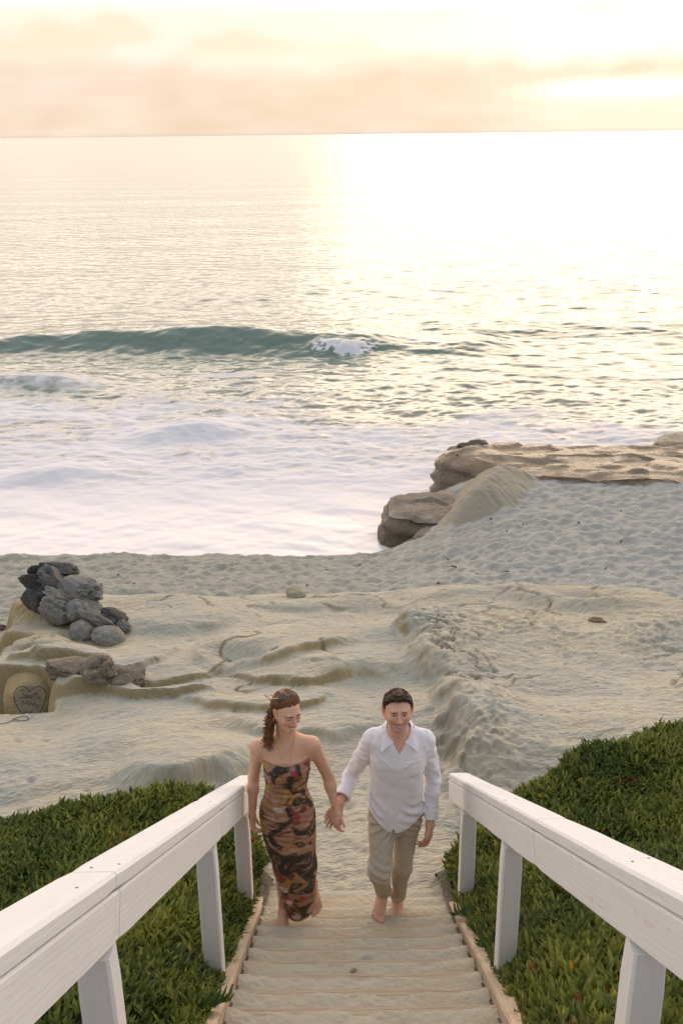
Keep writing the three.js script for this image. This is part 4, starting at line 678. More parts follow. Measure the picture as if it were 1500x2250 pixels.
function foot(a, F, U, size, s) {               // a: ankle, F: towards the toes, s: side of the big toe
  F = unit(F); U = unit(sub3(U, F.map((q) => q * dot3(U, F)))); const T = cross3(U, F).map((q) => q * s), at = (t, f, u) => [0, 1, 2].map((q) => a[q] + size * (T[q] * t + F[q] * f + U[q] * u)), L = [];
  L.push(cone(at(0, -0.012, 0.03), at(0, -0.03, -0.052), 0.032 * size, 0.031 * size, 0), cone(at(0.004, 0.01, -0.005), at(0.020, 0.125, -0.062), 0.033 * size, 0.021 * size, 0.03), cone(at(-0.006, 0, -0.03), at(-0.026, 0.105, -0.066), 0.028 * size, 0.017 * size, 0.025), cone(at(0, 0.08, -0.05), at(0.0, 0.118, -0.062), 0.024 * size, 0.02 * size, 0.02));
  [[0.028, 0.128, 0.046, 0.0125], [0.010, 0.132, 0.042, 0.0088], [-0.006, 0.127, 0.038, 0.0082], [-0.020, 0.118, 0.034, 0.0078], [-0.033, 0.106, 0.029, 0.0072]].forEach(([t, f, l, r]) => L.push(cone(at(t * 0.95, f - 0.012, -0.060), at(t * 1.12, f + l, -0.071), r * 1.1 * size, r * size, 0.005)));
  return join(L);
}
const skinMat = new THREE.MeshPhysicalMaterial({ vertexColors: true, roughness: 0.52, specularIntensity: 0.5, sheen: 0.15, sheenColor: new THREE.Color(1, 0.75, 0.6), sheenRoughness: 0.5 });
const hairMat = new THREE.MeshPhysicalMaterial({ vertexColors: true, roughness: 0.45, specularIntensity: 0.6 });
const gold = new THREE.MeshStandardMaterial({ color: new THREE.Color().setRGB(0.85, 0.56, 0.22), metalness: 1, roughness: 0.28 });
const region = (f, g) => ({ f: (x, y, z) => Math.max(f.f(x, y, z), g(x, y, z)) });
// a body meshed in one surface, finer where the head, hands and feet are
function bodyMesh(field, fine, lo, hi, cell, colour) {
  const parts = [], away = (x, y, z) => { let d = -9; for (const s of fine) d = Math.max(d, s.r - 0.004 - Math.hypot(x - s.c[0], y - s.c[1], z - s.c[2])); return d; };
  parts.push(netMesh((x, y, z) => Math.max(field.f(x, y, z), away(x, y, z)), lo, hi, cell, colour));
  for (const s of fine) { const part = join(field.list.filter((p) => p.f(...s.c) < s.r + 0.07)); parts.push(netMesh((x, y, z) => Math.max(part.f(x, y, z), Math.hypot(x - s.c[0], y - s.c[1], z - s.c[2]) - s.r), s.c.map((q) => q - s.r - 0.01), s.c.map((q) => q + s.r + 0.012), s.cell, colour)); }
  return mergeGeometries(parts);
}
// ---------------------------------------------------------------- the woman
{
  const who = thing('person', 'woman in a long strapless dress of swirled brown, pink and gold, barefoot on the steps', 'person', [0, 0, 0]);
  const SK = [0.69, 0.41, 0.28], H = frame([-0.320, 4.532, -4.935], 0.54, 0.21, -0.03, 0.92);
  const look = { w: 0.95, skin: SK, flush: [0.66, 0.29, 0.20], lips: [0.40, 0.11, 0.09], teeth: [0.78, 0.71, 0.63], hair: [0.050, 0.026, 0.016], smile: 0.0105, mouth: 0.029, open: 0.0105, lid: 0.0005, lash: 0.0008, gaze: [0.002, -0.004], browLift: 0.003, browIn: 0.25 };
  const hf = headField(look), head = ball(H.c, 0.155, { f: (x, y, z) => { const l = H.to([x, y, z]); return hf.f(l[0], l[1], l[2]) * H.S; } }, 0.02);
  const shR = [-0.503, 4.250, -4.99], shL = [-0.183, 4.268, -4.985], elR = [-0.545, 3.985, -5.075], elL = [-0.098, 3.99, -5.065], wrR = [-0.556, 3.772, -4.985], wrL = [-0.054, 3.812, -4.985], nb = [-0.338, 4.305, -5.0];
  const hR = hand(wrR, [0.02, -1, 0.12], [1, 0, 0.1], -1, 0.88, [[0.55, 0.9, 0.5], [0.75, 1.0, 0.6], [0.85, 1.1, 0.6], [0.9, 1.1, 0.6]], [0.35, 0.35, 0.5]);
  const hL = hand(wrL, [-0.10, -1, 0.42], [0.75, -0.2, -0.6], 1, 0.90, [[0.45, 0.55, 0.3], [0.55, 0.6, 0.35], [0.6, 0.65, 0.35], [0.65, 0.7, 0.4]], [0.45, 0.25, 0.35]);
  const anR = [-0.392, 3.025, -5.045], anL = [-0.210, 3.170, -5.075];
  const fR = foot(anR, [-0.10, -0.02, 1], [0, 1, 0], 0.94, 1), fL = foot(anL, [0.20, -0.50, 0.80], [0.0, 0.85, 0.5], 0.92, -1);
  const limb = (a, e, w) => ball([0, 1, 2].map((q) => (a[q] + w[q]) / 2), len3(sub3(a, w)) / 2 + 0.07, join([cone(a, e, 0.0425, 0.0325, 0), cone(e, add3(e, sub3(w, e), 0.3), 0.0325, 0.0335, 0.02), cone(add3(e, sub3(w, e), 0.25), w, 0.0335, 0.0205, 0.02)]), 0.04);
  const body = join([
    egg([-0.338, 4.19, -4.985], [0.138, 0.125, 0.084], 0), loft([[3.0, -0.31, -5.0, 0.05, 0.05], [3.45, -0.31, -4.94, 0.10, 0.08], [3.8, -0.34, -4.97, 0.145, 0.105], [4.0, -0.343, -4.978, 0.105, 0.082], [4.2, -0.335, -4.985, 0.122, 0.085]], 0.03),
    cone([-0.365, 4.292, -5.0], add3(shR, [0.012, 0.006, 0]), 0.050, 0.044, 0.05), cone([-0.310, 4.296, -5.0], add3(shL, [-0.012, 0.004, 0]), 0.050, 0.044, 0.05),
    cone(nb, H.out([0, -0.05, -0.035]), 0.056, 0.046, 0.035), cone(add3(nb, [0, -0.02, 0.0]), H.out([0, -0.06, -0.015]), 0.045, 0.043, 0.03),
    cone(add3(nb, [-0.03, -0.012, 0.03]), add3(shR, [0.03, 0.028, 0.02]), 0.010, 0.008, 0.03), cone(add3(nb, [0.03, -0.012, 0.03]), add3(shL, [-0.03, 0.026, 0.02]), 0.010, 0.008, 0.03), head,
    limb(shR, elR, wrR),
    limb(shL, elL, wrL),
    ball([-0.55, 3.70, -4.97], 0.14, hR, 0.012), ball([-0.065, 3.74, -4.95], 0.15, hL, 0.012),
    cone([-0.385, 3.42, -4.97], add3(anR, [0, 0.03, -0.01]), 0.056, 0.033, 0.03), cone([-0.26, 3.45, -4.90], add3(anL, [0, 0.03, -0.01]), 0.056, 0.033, 0.03), ball([-0.40, 2.99, -4.97], 0.16, fR, 0.015), ball([-0.20, 3.09, -5.0], 0.16, fL, 0.015),
  ]);
  const skin = (p) => { const l = H.to(p); if (len3(l) < 0.15 && l[1] > -0.125) return faceColour(l, look, hf); const n = fbm(p[0] * 30, p[1] * 30, p[2] * 30, 2); let c = SK.map((q) => q * (1 + 0.05 * n)); const hand1 = Math.min(len3(sub3(p, wrL)), len3(sub3(p, wrR))); if (p[1] < 3.86 && hand1 < 0.2) c = mix3(c, [0.58, 0.27, 0.18], 0.35 * sstep(0.07, 0.15, hand1)); if (p[1] < 3.1) c = mix3(c, [0.55, 0.32, 0.23], 0.5); return c; };
  mesh('body', bodyMesh(body, [{ c: H.c, r: 0.14, cell: 0.0024 }, { c: [-0.555, 3.70, -4.97], r: 0.105, cell: 0.0034 }, { c: [-0.062, 3.745, -4.95], r: 0.105, cell: 0.0034 }], [-0.64, 2.9, -5.2], [0.06, 4.74, -4.72], 0.0064, skin), skinMat, who);
  // the dress
  const D = loft([[3.012, -0.297, -5.0, 0.075, 0.075], [3.10, -0.295, -4.99, 0.098, 0.09], [3.2, -0.296, -4.975, 0.112, 0.10], [3.46, -0.312, -4.935, 0.134, 0.108], [3.62, -0.332, -4.95, 0.156, 0.122], [3.80, -0.345, -4.97, 0.168, 0.126], [4.0, -0.344, -4.978, 0.122, 0.098], [4.1, -0.340, -4.98, 0.136, 0.10], [4.24, -0.338, -4.985, 0.147, 0.096]], 0.02);
  const dress0 = join([D, egg([-0.392, 4.13, -4.915], [0.058, 0.055, 0.05], 0.045), egg([-0.278, 4.135, -4.912], [0.058, 0.055, 0.05], 0.045), cone([-0.255, 3.50, -4.885], [-0.25, 3.42, -4.88], 0.05, 0.05, 0.08), cone([-0.40, 3.9, -5.06], [-0.30, 3.86, -5.07], 0.05, 0.05, 0.06)]);
  const dress = { f: (x, y, z) => {
    let d = dress0.f(x, y, z);
    if (d < 0.03) { const ru = sstep(3.45, 3.75, y) * (1 - sstep(4.12, 4.2, y)); d -= 0.0042 * ru * Math.sin((y + 0.025 * noise(x * 7, y * 4, z * 7)) * 190 + 2.2 * noise(x * 9, y * 10, z * 9)) * (0.4 + 0.8 * Math.abs(noise(x * 11, y * 16, z * 11))) + 0.006 * (1 - ru) * noise(x * 14 + y * 5, y * 6, z * 14) + 0.004 * noise(x * 7 + y * 16, y * 11, z * 5); }
    d = Math.max(d, y - (4.180 + 0.16 * Math.abs(x + 0.335) - 0.25 * Math.max(0, -4.95 - z) + 0.03 * (x + 0.335)));
    return Math.max(d, 3.022 + 0.25 * Math.max(0, -0.31 - x) + 0.30 * Math.max(0, x + 0.275) - y);
  } };
  const INK = [[0.040, 0.024, 0.018], [0.36, 0.175, 0.115], [0.38, 0.215, 0.06], [0.33, 0.19, 0.105], [0.20, 0.045, 0.03], [0.52, 0.32, 0.25]];
  const swirl = (p) => {
    const u = Math.atan2(p[0] + 0.33, p[2] + 4.97) * 0.15 * 10.5, v = p[1] * 11;      // round the body and up it
    const w1 = fbm(u * 0.5, v * 0.62, 1.1, 2) * 1.9, w2 = fbm(u * 0.5 + 5, v * 0.62 + 3, 6.1, 2) * 1.9, A = noise(u * 0.8 + w1, v * 0.95 + w2, 2.2), Bn = noise(u * 0.72 + w2 + 9, v * 0.9 - w1, 7.7), F = noise(u * 1.5 + w1 * 1.6, v * 1.9 + w2 * 1.6, 11.3);
    let c = mix3(INK[1], INK[3], sstep(-0.15, 0.35, Bn)); c = mix3(c, INK[5], sstep(0.12, 0.4, F) * 0.7);
    c = mix3(c, INK[2], sstep(0.10, 0.17, noise(u * 0.75 + w2 * 1.2, v * 0.85 + w1, 14) + 0.15 * F)); c = mix3(c, INK[4], sstep(0.30, 0.38, Bn - 0.35 * F));
    const dk = A + 0.28 * F; c = mix3(c, [0.10, 0.05, 0.035], sstep(0.07, 0.11, dk) * (1 - sstep(0.11, 0.14, dk)) * 0.8); c = mix3(c, INK[0], sstep(0.11, 0.15, dk));
    c = mix3(c, INK[3], gauss((dk - 0.26) / 0.018) * 0.8 + gauss((Bn + 0.12 * F - 0.05) / 0.012) * 0.6); c = mix3(c, INK[0], gauss((Bn + 0.2 * F + 0.12) / 0.012) * 0.75);
    for (const [x0, y0, rx, ry, q] of [[-0.375, 3.315, 0.030, 0.032, 0], [-0.30, 3.07, 0.032, 0.026, 0], [-0.345, 3.21, 0.018, 0.018, 0], [-0.385, 3.905, 0.036, 0.016, 0], [-0.275, 4.14, 0.030, 0.018, 1], [-0.285, 3.86, 0.020, 0.016, 1], [-0.265, 3.25, 0.020, 0.020, 1]]) { const r = Math.hypot((p[0] - x0) / rx, (p[1] - y0 + (q ? 0.5 * (p[0] - x0) : 0)) / ry) + 0.8 * F; if (p[2] > -4.97) c = mix3(c, q ? [0.36, 0.035, 0.025] : [0.62, 0.47, 0.45], sstep(1.05, 0.8, r)); }
    return c;
  };
  mesh('dress', netMesh(dress.f, [-0.56, 2.97, -5.16], [-0.10, 4.28, -4.76], 0.0046, swirl), new THREE.MeshPhysicalMaterial({ vertexColors: true, roughness: 0.75, sheen: 0.2, sheenRoughness: 0.6, sheenColor: new THREE.Color(0.9, 0.8, 0.75) }), who);
  // hair: drawn back from a parting, loose curls over her right shoulder
  const hairLine = (z) => curve([[-0.12, -0.06], [-0.05, -0.045], [-0.028, 0.012], [0.0, 0.030], [0.022, 0.052], [0.045, 0.076], [0.07, 0.086], [0.12, 0.09]], z);
  const bun = join([egg([0, 0.0, -0.075], [0.068, 0.075, 0.052], 0), cone([-0.058, -0.03, -0.055], [-0.080, -0.10, -0.05], 0.034, 0.026, 0.03), cone([-0.080, -0.10, -0.05], [-0.098, -0.155, -0.03], 0.024, 0.014, 0.02)]);
  const hairF = (x, y, z) => { const [a, b, c] = H.to([x, y, z]); const n = 0.0035 * Math.sin((Math.atan2(b - 0.02, Math.abs(a) + 0.02) * 1.5 + c * 6) * 26 + 5 * noise(a * 20, b * 20, c * 20)) + 0.006 * noise(a * 24, b * 24, c * 24); const over = b - hairLine(c), th = sstep(-0.004, 0.045, over); let d = egg1(a, b, c) - 0.0015 - (0.0125 + n) * th + 0.007 * gauss((a + 0.003 - 0.01 * (c - 0.05)) / 0.0035) * sstep(-0.02, 0.03, c) * (1 - 0.6 * th); d = Math.max(d, -over * 0.9); const m = bun.f(a, b, c) - 0.008 * Math.sin((a + c) * 150 + b * 120 + 4 * noise(a * 30, b * 22, c * 30)) - 0.006 * noise(a * 40, b * 40, c * 40); return smin(d, m, 0.012) * H.S; };
  const eg = egg([0, 0.030, -0.016], [0.0755 * 0.95, 0.081, 0.096], 0), egg1 = (a, b, c) => { const e = eg.f(a, b, c); return b < 0.03 || Math.abs(e) > 0.03 ? e : Math.min(e, hf.f(a, b, c)); };
  const hairCol = (p) => { const l = H.to(p), n = noise(l[0] * 90, l[1] * 26, l[2] * 60), k = 0.5 + 0.5 * n; return mix3([0.060, 0.026, 0.012], [0.27, 0.115, 0.045], clamp(k * 0.75 + 0.2 * sstep(0.06, 0.12, l[1]))); };
  const hr = random(42), hg = [netMesh(hairF, add3(H.c, [-0.19, -0.24, -0.2]), add3(H.c, [0.17, 0.18, 0.15]), 0.0034, hairCol)];
  for (let i = 0; i < 130; i++) {              // separate ringlets
    const a0 = hr(), st = [-0.045 - 0.035 * a0, -0.005 - 0.085 * hr(), -0.095 + 0.060 * hr()], L = 0.10 + 0.13 * hr(), ph = hr() * 6.28, rad = 0.006 + 0.011 * hr(), turns = L * (70 + 60 * hr()), pts = [], dx = -0.035 - 0.03 * hr(), dz = 0.03 + 0.05 * hr();
    for (let j = 0; j <= 36; j++) { const t = j / 36, r = rad * sstep(0, 0.3, t); pts.push(H.out([st[0] + dx * Math.sin(t * 1.6) + Math.cos(ph + t * turns) * r, st[1] - L * t, st[2] + dz * t + Math.sin(ph + t * turns) * r])); }
    const k = 0.6 + 0.8 * hr(), g = tube(pts, 0.0012 + 0.0010 * hr(), 5); color3(g, [0.19 * k, 0.080 * k, 0.030 * k]); g.deleteAttribute('uv'); hg.push(g);
  }
  for (let i = 0; i < 26; i++) { const pts = [], s = hr() < 0.5 ? -1 : 1, x0 = s * (0.02 + 0.05 * hr()), z0 = 0.02 - 0.09 * hr(), up = 0.006 + 0.008 * hr(); for (let j = 0; j <= 8; j++) { const t = j / 8, zz = z0 - 0.09 * t, xx = x0 * (1 + 0.3 * t); pts.push(H.out([xx, 0.033 + 0.088 * Math.sqrt(Math.max(0, 1 - (xx / 0.082) ** 2 - ((zz + 0.018) / 0.105) ** 2)) + up * 0.7 * Math.sin(t * 3.1), zz])); } const g = tube(pts, 0.0013, 4); color3(g, [0.22, 0.075, 0.025]); g.deleteAttribute('uv'); hg.push(g); }
  mesh('hair', mergeGeometries(hg.map((g) => { const q = g.index ? g.toNonIndexed() : g; return q; })), hairMat, who);
  // jewellery
  const chest = (x, y) => { let z = -4.80; while (z > -5.0) { const d = Math.min(body.f(x, y, z), dress.f(x, y, z)); if (d < 0.0012) break; z -= Math.max(0.0008, d * 0.8); } return [x, y, z]; };
  for (const [drop, w, r, y0] of [[0.115, 0.060, 0.0019, 4.365], [0.160, 0.063, 0.0013, 4.360]]) { const pts = []; for (let j = 0; j <= 24; j++) { const t = j / 12 - 1; pts.push(chest(-0.337 + w * t * (1 - 0.1 * t * t), y0 - drop * (1 - Math.pow(Math.abs(t), 1.7)))); } mesh('necklace', tube(pts, r, 6), gold, who); if (r < 0.0015) { const b = pts[12], cr = mergeGeometries([new THREE.BoxGeometry(0.0042, 0.026, 0.003), new THREE.BoxGeometry(0.017, 0.0042, 0.003).translate(0, 0.004, 0)]); const pc = mesh('cross_pendant', cr, new THREE.MeshStandardMaterial({ color: new THREE.Color().setRGB(0.9, 0.82, 0.66), metalness: 0.8, roughness: 0.3 }), who); pc.position.set(b[0], b[1] - 0.016, b[2] + 0.004); } }
  for (const s of [-1, 1]) { const g = new THREE.TorusGeometry(0.0125, 0.0022, 6, 20), e = mesh('earring', g, gold, who), p = H.out([s * 0.077, -0.052, -0.010]); e.position.set(...p); e.rotation.y = 0.9; }
  for (let k = 0; k < 3; k++) { const dir = unit(sub3(wrL, elL)), p = add3(wrL, dir, -0.012 - 0.009 * k), g = new THREE.TorusGeometry(0.0255 + 0.001 * k, 0.0022, 6, 24), b = mesh('bracelet', g, gold, who); b.position.set(...p); b.quaternion.setFromUnitVectors(new THREE.Vector3(0, 0, 1), new THREE.Vector3(...dir)); b.rotateX(0.2 - 0.18 * k); }
  // sunglasses pushed up into the hair
  const sg = thing('sunglasses', 'dark oval sunglasses with a thin gold frame pushed up on the woman\'s hair', 'sunglasses', H.out([-0.006, 0.113, -0.040]));
  const SF = new THREE.Matrix4().makeBasis(new THREE.Vector3(...H.X), new THREE.Vector3(...H.Y), new THREE.Vector3(...H.Z)); sg.quaternion.setFromRotationMatrix(SF);
  for (const s of [-1, 1]) { const g = new THREE.SphereGeometry(1, 20, 12); g.scale(0.028, 0.020, 0.004); const l = mesh('lens', g, new THREE.MeshPhysicalMaterial({ color: new THREE.Color().setRGB(0.045, 0.03, 0.028), roughness: 0.08, clearcoat: 1 }), sg); l.position.set(s * 0.034, 0.008 - 0.003, 0.030); l.rotation.set(-0.80, s * 0.22, s * -0.22);
    const rim = mesh('rim', new THREE.TorusGeometry(0.0265, 0.0012, 5, 28).scale(1, 0.72, 1), gold, sg); rim.position.copy(l.position); rim.rotation.copy(l.rotation);
    mesh('temple', tube([[s * 0.060, 0.002, 0.026], [s * 0.080, -0.02, -0.005], [s * 0.086, -0.045, -0.05], [s * 0.083, -0.065, -0.075]], 0.0016, 5), gold, sg); }
  mesh('bridge', tube([[-0.010, 0.009, 0.033], [0, 0.013, 0.034], [0.010, 0.009, 0.033]], 0.0014, 5), gold, sg);
}
// ---------------------------------------------------------------- the man
{
  const who = thing('person', 'man in a white button shirt and rolled beige trousers, barefoot, climbing the steps', 'person', [0, 0, 0]);
  const SK = [0.69, 0.41, 0.29], H = frame([0.318, 4.432, -5.095], 0.05, -0.05, 0.0, 0.95);
  const look = { w: 1.13, skin: SK, flush: [0.66, 0.28, 0.20], lips: [0.42, 0.155, 0.12], teeth: [0.75, 0.68, 0.60], hair: [0.030, 0.015, 0.009], stubble: [0.36, 0.21, 0.145], smile: 0.010, mouth: 0.031, open: 0.0075, lid: 0.0052, gaze: [0, 0.0005] };
  const hf = headField(look), head = ball(H.c, 0.16, { f: (x, y, z) => { const l = H.to([x, y, z]); return hf.f(l[0], l[1], l[2]) * H.S; } }, 0.02);
  const shR = [0.176, 4.182, -5.175], shL = [0.488, 4.170, -5.175], elR = [0.045, 3.868, -5.255], elL = [0.548, 3.855, -5.235], wrR = [-0.036, 3.795, -5.055], wrL = [0.525, 3.597, -5.11], nb = [0.325, 4.215, -5.17];
  const hR = hand(wrR, [-0.62, -0.62, 0.55], [-0.35, -0.1, 0.9], -1, 0.98, [[0.35, 0.6, 0.4], [0.4, 0.65, 0.4], [0.45, 0.65, 0.4], [0.5, 0.7, 0.4]], [0.55, 0.35, 0.3]);
  const hL = hand(wrL, [-0.16, -1, 0.30], [-0.75, -0.1, -0.5], 1, 1.02, [[0.25, 0.35, 0.25], [0.4, 0.5, 0.3], [0.5, 0.6, 0.35], [0.55, 0.65, 0.4]], [0.6, 0.15, 0.25]);
  const anR = [0.238, 3.035, -5.175], anL = [0.338, 2.888, -5.25];
  const fR = foot(anR, [-0.24, -0.10, 1], [0, 1, 0.1], 1.04, 1), fL = foot(anL, [0.02, -0.02, 1], [0, 1, 0], 1.02, -1);
  const limb = (a, e, w) => ball([0, 1, 2].map((q) => (a[q] + w[q]) / 2), len3(sub3(a, w)) / 2 + 0.08, join([cone(a, e, 0.044, 0.034, 0), cone(e, w, 0.036, 0.0255, 0.02)]), 0.04);
  const body = join([
    egg([0.327, 4.06, -5.17], [0.145, 0.14, 0.095], 0), loft([[3.60, 0.315, -5.17, 0.13, 0.09], [3.8, 0.32, -5.17, 0.13, 0.09], [4.05, 0.327, -5.17, 0.135, 0.095]], 0.03),
    cone([0.30, 4.19, -5.175], shR, 0.055, 0.045, 0.05), cone([0.355, 4.19, -5.175], shL, 0.055, 0.045, 0.05), egg([0.33, 4.16, -5.110], [0.10, 0.06, 0.038], 0.04),
    cone(nb, H.out([0, -0.05, -0.03]), 0.064, 0.056, 0.035), cone(add3(nb, [0, -0.02, 0.02]), H.out([0, -0.075, -0.005]), 0.052, 0.050, 0.03), egg(H.out([0, -0.095, 0.035]), [0.011, 0.014, 0.012], 0.02), head,
    limb(shR, elR, wrR), limb(shL, elL, wrL),
    ball([-0.085, 3.735, -5.0], 0.15, hR, 0.014), ball([0.51, 3.52, -5.08], 0.155, hL, 0.014),
    cone([0.235, 3.66, -5.15], [0.205, 3.39, -4.955], 0.06, 0.045, 0.02), cone([0.205, 3.39, -4.955], add3(anR, [0, 0.02, -0.012]), 0.045, 0.036, 0.02), cone([0.395, 3.66, -5.17], [0.358, 3.26, -5.15], 0.06, 0.042, 0.02), cone([0.358, 3.26, -5.15], add3(anL, [0, 0.02, -0.012]), 0.042, 0.036, 0.02),
    ball([0.215, 2.99, -5.09], 0.17, fR, 0.015), ball([0.34, 2.84, -5.17], 0.17, fL, 0.015),
  ]);
  const skin = (p) => { const l = H.to(p); if (len3(l) < 0.155 && l[1] > -0.125) return faceColour(l, look, hf); const n = fbm(p[0] * 30, p[1] * 30, p[2] * 30, 2); let c = SK.map((q) => q * (1 + 0.05 * n)); const d = Math.min(len3(sub3(p, wrL)), len3(sub3(p, wrR))); if (p[1] < 3.9 && d < 0.24 && p[1] > 3.3) c = mix3(c, [0.52, 0.225, 0.15], 0.5 * sstep(0.0, 0.12, d)); if (p[1] < 3.1) c = mix3(c, [0.55, 0.30, 0.215], 0.5); return c; };
  mesh('body', bodyMesh(body, [{ c: H.c, r: 0.142, cell: 0.0024 }, { c: [-0.085, 3.74, -5.0], r: 0.108, cell: 0.0034 }, { c: [0.508, 3.53, -5.08], r: 0.11, cell: 0.0034 }], [-0.22, 2.76, -5.36], [0.64, 4.62, -4.84], 0.0066, skin), skinMat, who);
  // trousers
  const kR = [0.205, 3.385, -4.945], kL = [0.358, 3.255, -5.14], cR = [0.241, 3.045, -5.165], cL = [0.340, 2.935, -5.245];
  const T0 = join([loft([[3.55, 0.315, -5.165, 0.145, 0.105], [3.68, 0.317, -5.165, 0.158, 0.112], [3.78, 0.318, -5.165, 0.148, 0.104]], 0), cone([0.238, 3.655, -5.145], kR, 0.088, 0.066, 0.05), cone([0.396, 3.65, -5.165], kL, 0.084, 0.060, 0.04)]);
  const shins = [cone(kR, cR, 0.066, 0.049, 0.03), cone(kL, cL, 0.060, 0.047, 0.03)], axis = [unit(sub3(cR, kR)), unit(sub3(cL, kL))];
  const cuffs = [[cR, axis[0]], [cL, axis[1]]];
  const tro = { f: (x, y, z) => {
    let d = T0.f(x, y, z), dl = Math.min(shins[0].f(x, y, z), shins[1].f(x, y, z)); d = smin(d, dl, 0.03);
    if (d < 0.03) { d -= 0.006 * noise(x * 9 + y * 8, y * 9 - x * 6, z * 9) + 0.004 * noise(x * 20 - y * 14, y * 16, z * 18); const k1 = Math.hypot(x - kR[0], (y - kR[1] + 0.04) , z - kR[2]); d -= 0.005 * gauss((k1 - 0.03) / 0.1) * Math.sin(y * 130 + x * 60); const fold = gauss((y - 3.62) / 0.07); d -= 0.005 * fold * Math.sin((y - 3.6) * 120 + Math.abs(x - 0.318) * 95 + 2 * noise(x * 12, y * 12, z * 12)); }
    for (const [c, a] of cuffs) { const t = (x - c[0]) * a[0] + (y - c[1]) * a[1] + (z - c[2]) * a[2], r = Math.hypot(x - c[0] - a[0] * t, y - c[1] - a[1] * t, z - c[2] - a[2] * t); if (r < 0.09 && t > -0.08) { d = smin(d, Math.max(r - 0.053, Math.abs(t + 0.018) - 0.02) , 0.006); d = Math.max(d, t - 0.004 - 0.01 * noise(x * 20, 1, z * 20)); if (t > -0.012) d = Math.max(d, 0.040 - r); } }
    return d;
  } };
  mesh('trousers', netMesh(tro.f, [0.10, 2.86, -5.34], [0.53, 3.80, -4.84], 0.0050, (p) => { const k = 1 + 0.06 * fbm(p[0] * 60, p[1] * 60, p[2] * 60, 2); return [0.46 * k, 0.40 * k, 0.31 * k]; }), new THREE.MeshStandardMaterial({ vertexColors: true, roughness: 0.9 }), who);
  // shirt
  const S0 = join([loft([[3.52, 0.304, -5.135, 0.174, 0.128], [3.66, 0.307, -5.14, 0.174, 0.128], [3.85, 0.317, -5.155, 0.158, 0.116], [4.05, 0.327, -5.17, 0.164, 0.112], [4.17, 0.328, -5.175, 0.155, 0.092]], 0), cone([0.285, 4.222, -5.178], [0.180, 4.180, -5.175], 0.062, 0.056, 0.05), cone([0.370, 4.220, -5.178], [0.484, 4.168, -5.175], 0.062, 0.056, 0.05), egg([0.327, 4.07, -5.13], [0.14, 0.16, 0.066], 0.08)]);
  const cuffR = add3(wrR, sub3(elR, wrR), 0.24), cuffL = add3(wrL, sub3(elL, wrL), 0.12);
  const sl = join([cone(shR, elR, 0.058, 0.049, 0), cone(elR, cuffR, 0.050, 0.041, 0.02), cone(shL, elL, 0.058, 0.049, 0.0), cone(elL, cuffL, 0.050, 0.041, 0.02)]);
  const aR = unit(sub3(cuffR, elR)), aL = unit(sub3(cuffL, elL)), PX = (y) => 0.329 - 0.052 * clamp((4.16 - y) / 0.55);
  const along = (p, c, a) => (p[0] - c[0]) * a[0] + (p[1] - c[1]) * a[1] + (p[2] - c[2]) * a[2];
  const shirt = { f: (x, y, z) => {
    let d = smin(S0.f(x, y, z), sl.f(x, y, z), 0.03);
    if (d < 0.035) {
      const onArm = sstep(-0.03, 0.03, S0.f(x, y, z) - sl.f(x, y, z));
      d -= onArm * (0.008 * noise(x * 12, y * 16 + x * 6, z * 12) + 0.006 * noise(x * 24 + y * 12, y * 30, z * 22)) + (1 - onArm) * (0.008 * noise(x * 8 + y * 7, y * 6 - x * 5, z * 8) + 0.0045 * noise(x * 17 - y * 13, y * 12 + x * 10, z * 15)) - 0.004 * gauss((onArm - 0.5) / 0.12) * (z > -5.17 ? 1 : 0);
      if (onArm < 0.01) {                            // drag lines from the armpits, folds at the waist, placket, pocket
        d -= 0.0042 * gauss((y - 4.035 - 0.72 * Math.abs(x - PX(y)) + 0.008 * noise(x * 30, y * 9, 3)) / 0.009) * sstep(0.02, 0.05, Math.abs(x - PX(y))) * (1 - sstep(0.10, 0.15, Math.abs(x - PX(y)))) + 0.006 * Math.sin((y + 0.6 * x) * 95 + 3 * noise(x * 9, y * 9, 2)) * gauss((y - 3.72) / 0.08) * sstep(0.03, 0.1, Math.abs(x - PX(y)));
        if (z > -5.13) { d -= 0.0022 * (1 - sstep(0.0155, 0.018, Math.abs(x - PX(y)))); const px = x - 0.414, py = y - 4.045; d -= 0.0020 * (1 - sstep(0.046, 0.048, Math.abs(px))) * (1 - sstep(0.052, 0.055, Math.abs(py))) + 0.002 * (1 - sstep(0.046, 0.048, Math.abs(px))) * gauss((py - 0.045) / 0.008); }
      }
    }
    const p = [x, y, z], tR = along(p, cuffR, aR), tL = along(p, cuffL, aL);
    const rR = Math.hypot(...sub3(p, add3(cuffR, aR, tR))), rL = Math.hypot(...sub3(p, add3(cuffL, aL, tL)));
    if (rR < 0.09 && tR > -0.12) { d = smin(d, Math.max(rR - 0.0475 - 0.10 * Math.max(0, tR + 0.05), Math.abs(tR + 0.026) - 0.028), 0.003); d = Math.max(d, tR - 0.002, tR > -0.02 ? 0.034 - rR : -1); }
    if (rL < 0.09 && tL > -0.12) { d = smin(d, Math.max(rL - 0.0465, Math.abs(tL + 0.032) - 0.032), 0.002); d = Math.max(d, tL, tL > -0.02 ? 0.036 - rL : -1); }
    // open neck
    const w = Math.max(0, y - 4.145) * 0.6 + 0.0015, open = Math.max(Math.abs(x - PX(y)) - w, -5.165 - z, 4.140 - y); d = Math.max(d, -open);
    if (y > 4.195) d = Math.max(d, -(Math.hypot((x - 0.326) / 0.068, (z + 5.163) / 0.064) - 1) * 0.064);
    const e = x - 0.290, hem = 3.612 + (e < 0 ? 0.125 * sstep(0.0, 0.19, -e) : 0.065 * sstep(0.02, 0.19, e)) + 0.03 * sstep(0.012, 0.0, Math.abs(x - 0.294));
